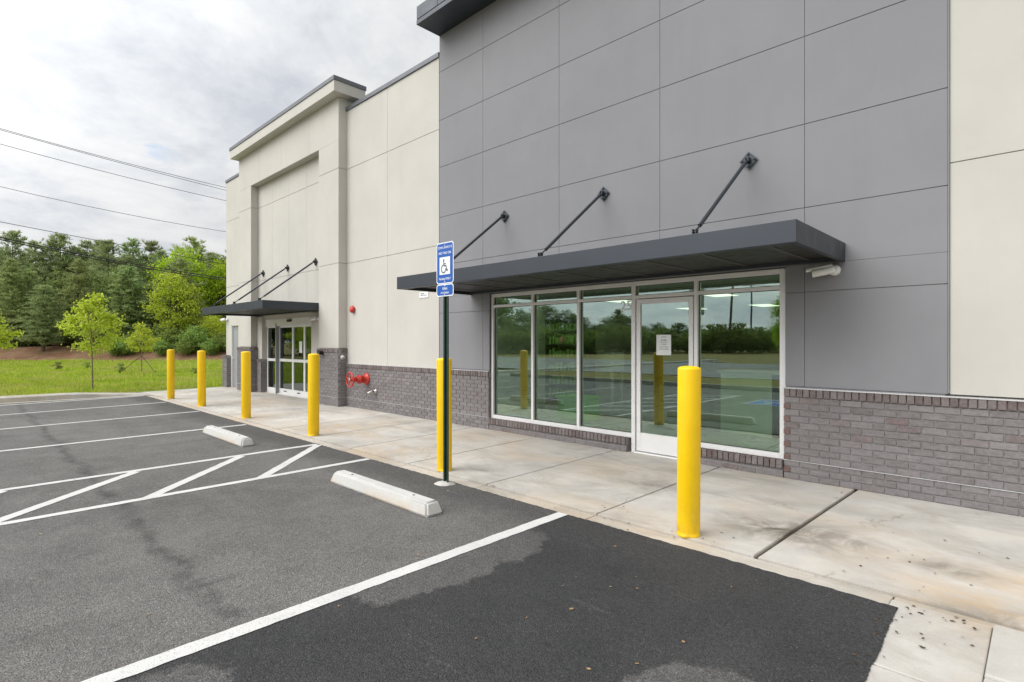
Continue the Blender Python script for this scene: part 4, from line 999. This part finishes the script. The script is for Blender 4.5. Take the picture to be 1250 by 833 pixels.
for i in range(2): variant('mid%d' % i, lambda i=i: broad_mesh(80 + i, 11, M['mid_leaf'], 3.4, .8, .26, 130, 60, .18, .8))
variant('openpine', lambda: pine_mesh(90, 14, M['pine_light'], .5, .2, 17, .4))
rr = random.Random(4)
x, y = at(113, 17.1); plant('maple1', 'young_tree', x, y, -.03, 1.0, .4, 'taller young maple with fresh green leaves just beyond the kerb')
x, y = at(173, 28.0); plant('maple2', 'young_tree', x, y, -.03, 1.0, 1.2, 'small round young maple propped by ropes further out on the grass')
x, y = at(-14, 20.0); plant('maple2', 'young_tree', x, y, -.03, 1.13, 2.2, 'young maple cut off by the left edge of the photo')
def gz(x, y): return terrain(x, y) - .05
PG = 'pines of the woods behind the grass'
def ptree(key, name, px, dep, ytop, label, group=None, wide=1.0, cat='tree', h0=12):
    x, y = at(px, dep); z = gz(x, y); Ht = 1.55 + (417.5 - ytop) / 666 * dep - z
    s = Ht / h0; return plant(key, name, x, y, z, s * wide, rr.uniform(0, 6.28), label, cat, group, s)
for k, px in enumerate(range(-240, 330, 22)):
    ptree('wood%d' % (k % 3), 'broadleaf_tree', px + rr.uniform(-6, 6), rr.uniform(64, 68), 318 + rr.uniform(-10, 14), 'dark broadleaf tree deep in the woods behind the pines', 'broadleaf trees deep in the woods', 1.3, h0=11)
for k, px in enumerate((-30, 8, 44, 78, 112, 146, 172)):
    ptree('mid%d' % (k % 2), 'broadleaf_tree', px + rr.uniform(-5, 5), rr.uniform(53, 57), (352, 338, 360, 330, 345, 325, 348)[k], 'rounded mid green tree among the pines behind the grass field', 'rounded trees among the pines', 1.25, h0=11)
DL = 'dark green pine standing in the woods behind the grass field'
for k, px in enumerate(range(-240, 330, 15)):
    ptree('pine%d' % (k % 4), 'pine_tree', px + rr.uniform(-5, 5), rr.uniform(56, 64), {0: 302, 1: 291, 2: 309, 3: 296}[k % 4] + rr.uniform(-6, 8) + (0 if px < 190 else 14), DL, PG, 1.15)
for k, px in enumerate(range(-230, 250, 24)):
    ptree('pine%d' % ((k * 3 + 1) % 4), 'pine_tree', px + rr.uniform(-8, 8), rr.uniform(51, 55), 335 + rr.uniform(-18, 22), DL, PG, 1.35)
LL = 'lighter olive green pine at the front of the woods behind the grass'
for px, yt in ((14, 318), (-22, 305), (35, 330), (96, 318), (150, 335)):
    ptree('pineL%d' % (px % 2), 'pine_tree', px, rr.uniform(49.5, 51), yt, LL, 'lighter pines at the front of the woods', 1.2)
ptree('pine1', 'pine_tree', 53, 48.2, 350, 'short conical pine on the red bank left of the taller young maple', None, 1.5)
ptree('openpine', 'pine_tree', 236, 62, 294, 'tall open crowned pine rising above the lime green tree', None, 1.25, h0=14)
ptree('lime', 'broadleaf_tree', 222, 55, 303, 'large lime green broadleaf tree beside the shop corner', None, 1.05)
ptree('lime', 'broadleaf_tree', 268, 57, 318, 'lime green broadleaf tree partly hidden behind the small canopy', None, .95)
ptree('gold', 'broadleaf_tree', 214, 50, 332, 'yellow green broadleaf tree in front of the lime green tree', None, 1.0, h0=9)
ptree('gold', 'broadleaf_tree', 262, 49, 385, 'low yellowish tree between the last bollard and the shop corner', None, 1.3, h0=9)
ptree('lime', 'broadleaf_tree', 78, 53, 395, 'low green broadleaf tree behind the taller young maple', None, 1.6)
for k, px in enumerate(range(-230, 300, 17)):
    x, y = at(px + rr.uniform(-5, 5), rr.uniform(50.5, 53)); plant('bush', 'understory_bush', x, y, gz(x, y), rr.uniform(.7, 1.25), rr.uniform(0, 6), 'dark leafy bush at the foot of the woods beyond the red bank', 'bush', 'bushes along the edge of the woods')
for k, px in enumerate(range(140, 300, 12)):
    x, y = at(px + rr.uniform(-4, 4), rr.uniform(47.0, 49.0)); plant('bush', 'understory_bush', x, y, gz(x, y), rr.uniform(.5, .85), rr.uniform(0, 6), 'leafy green bush along the lawn edge in front of the broadleaf trees', 'bush', 'bushes at the lawn edge by the shop corner')
# the woods across the road, seen mirrored in the shop windows
def rtree(key, px, dep, ytop, label, group=None, wide=1.0, h0=11, name='broadleaf_tree'):
    p = FW * dep + RT * (dep * (px - 625) / 666.0); x, y = p.x, 13.43 - p.y; z = gz(x, y)
    Ht = 1.55 + (417.5 - ytop) / 666 * dep - z; s = Ht / h0
    return plant(key, name, x, y, z, s * wide, rr.uniform(0, 6.28), label, 'tree', group, s)
RL = 'dark tree of the woods across the road, mirrored in the shop windows'; RG = 'trees across the road mirrored in the windows'
sky = [(585, 372), (612, 374), (640, 378), (664, 370), (690, 380), (706, 386), (722, 404), (738, 396), (752, 382), (764, 384), (786, 398), (805, 394), (828, 392), (850, 396), (868, 402), (885, 406), (902, 404), (918, 408), (934, 402), (950, 396)]
for k, (px, yt) in enumerate(sky):
    rtree('wood%d' % (k % 3), px, 84 + rr.uniform(-4, 6), yt, RL, RG, 1.35)
for k in range(26):
    rtree('wood%d' % (k % 3), 575 + k * 15.5 + rr.uniform(-6, 6), 77 + rr.uniform(-3, 3), (398 if k < 12 else 409) + rr.uniform(-8, 6), RL, RG, 1.7)
for k in range(34):
    p = FW * 72 + RT * (72 * (572 + k * 12 - 625) / 666.0); x, y = p.x, 13.43 - p.y + rr.uniform(-1.5, 1.5)
    plant('bush', 'roadside_bush', x, y, gz(x, y), rr.uniform(1.0, 1.5), rr.uniform(0, 6), 'bush along the far side of the road, mirrored in the shop windows', 'bush', 'bushes across the road mirrored in the windows')
for k, (px, yt) in enumerate(((655, 374), (755, 379), (700, 384))):
    rtree('pine%d' % k, px, 79, yt, 'pine across the road standing above the mirrored woods', 'pines across the road mirrored in the windows', 1.3, 12, 'pine_tree')
rtree('lime', 962, 34, 352, 'bright green tree mirrored at the right edge of the rightmost window', None, .8, 12)
for k, px in enumerate(range(255, 590, 22)):
    rtree('wood%d' % (k % 3), px, 66 + rr.uniform(-2, 6), 340 + rr.uniform(-14, 14), 'leafy tree beyond the road end, mirrored in the sliding doors', 'trees mirrored in the sliding doors', 1.3)
for k in range(9):
    x = -8 + k * 9 + rr.uniform(-2, 2); y = -66 + rr.uniform(-4, 4)
    plant('wood%d' % (k % 3), 'broadleaf_tree', x, y, gz(x, y), rr.uniform(.7, 1.0) * 1.2, rr.uniform(0, 6), 'leafy tree across the road to the right of the mirrored view', 'tree', 'trees across the road to the right')
# bushes and dirt on the lawn
wm, wt = broad_mesh(95, .5, M['bush'], .3, .02, .08, 14, 22, .01); WT = wt.build('stem', M['bark']); WTm = WT.data; COL.objects.unlink(WT); bpy.data.objects.remove(WT)
for px, dep, s_, lb in ((69.5, 30, 1.0, 'low brown weed clump on the lawn left of the taller young maple'), (105, 31, .9, 'low weed clump on the lawn just behind the taller young maple'), (146, 28.5, 1.0, 'low weed clump by the left rope of the small maple'), (237, 27, .7, 'low weed clump on the lawn near the second farthest bollard')):
    x, y = at(px, dep); t = thing('weed_clump', lb, 'weed', (x, y, terrain(x, y)), 'weed clumps on the lawn'); t.scale = (s_,) * 3; crown_obj('stem', WTm, t); crown_obj('leaves', wm, t)
bx, by = at(173, 28.0)
for px, lb in ((146, 'left guy rope holding up the small young maple'), (190, 'right guy rope holding up the small young maple')):
    x, y = at(px, 27.4); m = MB(); m.tube([(bx, by, .85), (x, y, terrain(x, y) + .02)], .014, 6); m.tube([(x, y, terrain(x, y) - .1), (x + .02, y, terrain(x, y) + .14)], .03, 6)
    o = m.build('guy_rope', M['cable']); recenter(o, (x, y, 0)); tag(o, lb, 'rope', 'guy ropes of the small maple')
m = MB(); c = (bx, by); n = 28
vs = [(bx, by, terrain(bx, by) + .06)]
for k in range(n):
    a = k * 2 * math.pi / n; q = .85 + .2 * math.sin(3 * a) + rr.uniform(-.1, .1); vs.append((bx + q * 1.2 * math.cos(a), by + q * math.sin(a), terrain(bx, by) - .02))
m.add(vs, [(0, k + 1, (k + 1) % n + 1) for k in range(n)], True); struct(m.build('mulch_bed', plain('red_mulch', (.2, .1, .055), .95, var=.3, sc=6, bumps=.8)), 'stuff')
# grass blades on the lawn, nearest part
r = np.random.default_rng(5); N = 70000
dep = 14 + 31 * r.random(N) ** 1.7; pxs = r.uniform(-230, 300, N)
P = np.array([[FW.x * d + RT.x * d * (p - 625) / 666, FW.y * d + RT.y * d * (p - 625) / 666, 0] for d, p in zip(dep, pxs)])
keep = (P[:, 0] < -19.86) & ((P[:, 1] < 3.9) | (P[:, 0] < -20.5)); P = P[keep]
P[:, 2] = [terrain(a, b) for a, b in P[:, :2]]
n = len(P); d = r.normal(size=(n, 3)) * .35; d[:, 2] = 1; d /= np.linalg.norm(d, axis=1)[:, None]; s = np.cross(d, unit(r, n)); s /= np.linalg.norm(s, axis=1)[:, None]
L = r.uniform(.05, .13, (n, 1)) * (1 + (np.sin(P[:, :1] * 1.3) * np.sin(P[:, 1:2] * 1.7) > .5)); wd = .012 + .0006 * dep[keep][:, None]
V = np.stack([P - s * wd, P + s * wd, P + d * L], 1).reshape(-1, 3)
o = bpy.data.objects.new('grass', mesh_np('grass', V, np.arange(3 * n).reshape(n, 3), [M['grass_blade']])); COL.objects.link(o); struct(o, 'stuff')
o['label'] = 'bright green short grass of the lawn'; o['category'] = 'grass'
# dead leaves and grit on the paving
def litter(name, regions, size, mat, zz, label):
    P = []
    for (x0, x1, y0, y1, k) in regions:
        for _ in range(k): P.append((rr.uniform(x0, x1), rr.uniform(y0, y1), zz + rr.uniform(.002, .008)))
    P = np.array(P); r = np.random.default_rng(len(P)); V, F = leaves(r, P, size, 2.0)
    V = V.reshape(-1, 4, 3); V[:, :, 2] = P[:, None, 2] + (V[:, :, 2] - P[:, None, 2]) * .22; V = V.reshape(-1, 3)
    o = bpy.data.objects.new(name, mesh_np(name, V, F, [mat])); COL.objects.link(o); struct(o, 'stuff'); o['label'] = label; o['category'] = 'litter'
litter('dead_leaves', [(-8, -.7, .2, 3.7, 22), (-2.5, -.7, 2.0, 3.8, 6), (-3.2, .0, 4.1, 6.4, 4)], .03, M['debris'], .006, 'tan dead leaves scattered over the asphalt')
litter('dark_leaf_litter', [(-.62, -.22, 3.15, 3.9, 16), (-.62, -.22, 3.8, 3.95, 14), (-1.4, .0, 4.08, 5.4, 16), (-3.2, -1.6, 4.06, 4.4, 10), (-4.6, -2.0, 3.86, 4.05, 14), (-.7, -.6, 2.9, 3.8, 16), (-1.52, -1.47, 4.1, 6.4, 10)], .026, M['debris_dark'], .001, 'dark bits of leaf litter on the concrete')

# ------------------------------------------------------------------ overhead lines
def cable(pts, y0, y1, x, rad, label):
    Y = np.array([p[0] for p in pts]); Zz = np.array([p[1] for p in pts]); c = np.polyfit(Y, Zz, 2); c[0] = min(max(c[0], .0008), .006)
    # keep the line through the outer two measured points
    a, b = (Y[0], Zz[0]), (Y[-1], Zz[-1]); k = (b[1] - a[1] - c[0] * (b[0] ** 2 - a[0] ** 2)) / (b[0] - a[0]); q = a[1] - c[0] * a[0] ** 2 - k * a[0]
    f = lambda y: c[0] * y * y + k * y + q
    m = MB(); m.tube([(x, y, f(y)) for y in np.linspace(y0, y1, 40)], rad, 6)
    o = m.build('overhead_cable', M['cable']); recenter(o, (x, y0, f(y0))); tag(o, label, 'cable', 'overhead cables left of the shop'); return f(y0), f(y1)
Y0, Y1 = -22, 34
ends = [cable([(1.272, 10.114), (5.045, 9.747), (9.681, 9.448)], Y0, Y1, -30, .012, 'topmost overhead cable, upper strand of the top pair'),
        cable([(1.272, 10.075), (5.045, 9.70), (9.681, 9.322)], Y0, Y1, -30.05, .012, 'overhead cable, lower strand of the topmost pair'),
        cable([(1.272, 9.49), (5.045, 9.101), (9.681, 8.778)], Y0, Y1, -30, .012, 'single thin overhead cable just below the topmost pair'),
        cable([(1.272, 7.78), (5.045, 7.402), (9.681, 7.185)], Y0, Y1, -30, .011, 'thin overhead cable halfway down the sky, well above the tree tops'),
        cable([(1.272, 6.366), (3.875, 6.098), (6.794, 5.799)], Y0, Y1, -30, .013, 'overhead cable skimming the tops of the pines'),
        cable([(1.272, 5.742), (3.049, 5.428), (7.475, 4.97)], Y0, Y1, -30, .026, 'thickest overhead cable, crossing in front of the tree crowns'),
        cable([(1.272, 5.66), (3.049, 5.345), (7.475, 4.88)], Y0, Y1, -30.06, .022, 'lowest overhead cable, just under the thickest one')]
def pole(x, y, h, label, lean=0., r0=.15):
    t = thing('utility_pole', label, 'pole', (x, y, terrain(x, y)), None); z = terrain(x, y)
    m = MB(); m.tube([(x, y, z - .3), (x + lean * .5, y, z + h * .5), (x + lean, y, z + h)], [r0, r0 * .85, r0 * .65], 12); m.build('shaft', M['wood_pole'], t)
    m = MB(); m.box(x + lean - 1.1, x + lean + 1.1, y - .07, y + .05, z + h - .9, z + h - .78, .01); m.build('crossarm', M['wood_pole'], t)
    m = MB()
    for q in (-1, -.5, .5, 1): m.lathe([(0, 0), (.05, 0), (.06, .05), (.035, .08), (.05, .12), (.0, .16)], 10, (x + lean + q, y - .01, z + h - .78))
    m.build('insulator', M['white_plastic'], t); return t
pole(-29.6, -57.2, 12.0, 'leaning utility pole mirrored in the rightmost shop window, left of the other pole', .8, .17)
pole(-29.5, -64.6, 13.5, 'straight utility pole mirrored in the rightmost shop window, right of the leaning pole', .0, .13)
def span(a, b, sag, rad, label):
    a = Vector(a); b = Vector(b); m = MB(); m.tube([a + (b - a) * t_ - Vector((0, 0, sag * 4 * t_ * (1 - t_))) for t_ in np.linspace(0, 1, 30)], rad, 6)
    o = m.build('overhead_cable', M['cable']); recenter(o, a); tag(o, label, 'cable', 'cables across the road mirrored in the windows')
for k, dz in enumerate((11.3, 10.2, 8.8)):
    span((-29.0, -57.2, dz), (-110, -50, dz + 1), 1.6, .03, 'dark cable from the mirrored leaning pole, seen in the glass of the door, %s' % ('highest', 'middle', 'lowest')[k])
    span((-29.0, -57.2, dz), (40, -62, dz + 1), 1.6, .03, 'dark cable running right from the mirrored leaning pole, %s' % ('highest', 'middle', 'lowest')[k])

# ------------------------------------------------------------------ sky and sun
SUN = Vector((-.35, -.66, .72)).normalized()
el = math.asin(SUN.z); rot = math.atan2(SUN.x, SUN.y)
W = bpy.data.worlds.new('World'); S.world = W; W.use_nodes = True
nt_ = W.node_tree; nt_.nodes.clear()
g = G.__new__(G); g.t = nt_; g._c = None; g.m = None
out = g.n('ShaderNodeOutputWorld'); bg = g.n('ShaderNodeBackground'); bg.inputs[1].default_value = .1
skyt = g.n('ShaderNodeTexSky', sky_type='NISHITA'); skyt.sun_disc = False; skyt.sun_elevation = el; skyt.sun_rotation = rot; skyt.air_density = 1.0; skyt.dust_density = 1.0
tc = g.n('ShaderNodeTexCoord'); dirv = tc.outputs['Generated']
x, y, z = g.xyz(dirv)
zz = g.ma('ADD', g.ma('MAXIMUM', z, 0.0), .22)
uv = g.comb(g.ma('DIVIDE', x, zz), g.ma('DIVIDE', y, zz), 0.0)
n1 = g.noise(1.3, 10, .64, g.scale(uv, (1, 1, 1), loc=(2.3, .6, 0)), .35); n2 = g.noise(3.2, 8, .6, g.scale(uv, (1, 1, 1), loc=(7, 3, 1)), .3)
f = g.ma('ADD', g.ma('MULTIPLY', n1, .6), g.ma('MULTIPLY', n2, .4))
cl = g.ramp(f, [(.37, (4.3, 4.55, 5.0)), (.44, (5.2, 5.38, 5.65)), (.50, (5.95, 6.06, 6.2)), (.57, (6.55, 6.6, 6.62)), (.66, (6.9, 6.9, 6.88))])
# brighter towards the veiled sun
dt = g.n('ShaderNodeVectorMath', operation='DOT_PRODUCT'); g.L(dirv, dt.inputs[0]); dt.inputs[1].default_value = SUN
gl_ = g.ma('ADD', g.ma('MULTIPLY', g.ma('POWER', g.ma('MAXIMUM', dt.outputs['Value'], 0.0), 2.6), 2.2), .94)
lowf = g.ramp(z, [(.03, .9), (.3, 1.03)]); gl_ = g.ma('MULTIPLY', gl_, lowf)
cl = g.mix(1.0, cl, g.comb(gl_, gl_, gl_), 'MULTIPLY')
hole = g.ma('MULTIPLY', g.ramp(g.noise(2.6, 7, .6, g.scale(uv, (1, 1, 1), loc=(4.4, 8.2, 2))), [(.665, 0), (.74, 1)]), .5)
skc = g.mix(1.0, skyt.outputs[0], (1.5, 1.5, 1.5), 'MULTIPLY')
c = g.mix(hole, cl, skc)
g.L(c, bg.inputs[0]); g.L(bg.outputs[0], out.inputs[0])
sl = bpy.data.lights.new('sun', 'SUN'); sl.energy = 1.5; sl.angle = R(50); sl.color = (1, .965, .91)
so = bpy.data.objects.new('sun', sl); COL.objects.link(so); so.rotation_euler = SUN.to_track_quat('Z', 'Y').to_euler()
# ------------------------------------------------------------------ render settings
vs_ = S.view_settings; vs_.view_transform = 'Standard'; vs_.look = 'None'; vs_.exposure = 0.38; vs_.gamma = 1.0; vs_.use_curve_mapping = False
S.render.engine = 'CYCLES'; S.cycles.max_bounces = 8; S.cycles.transparent_max_bounces = 16; S.cycles.use_denoising = True; S.cycles.caustics_reflective = False; S.cycles.caustics_refractive = False
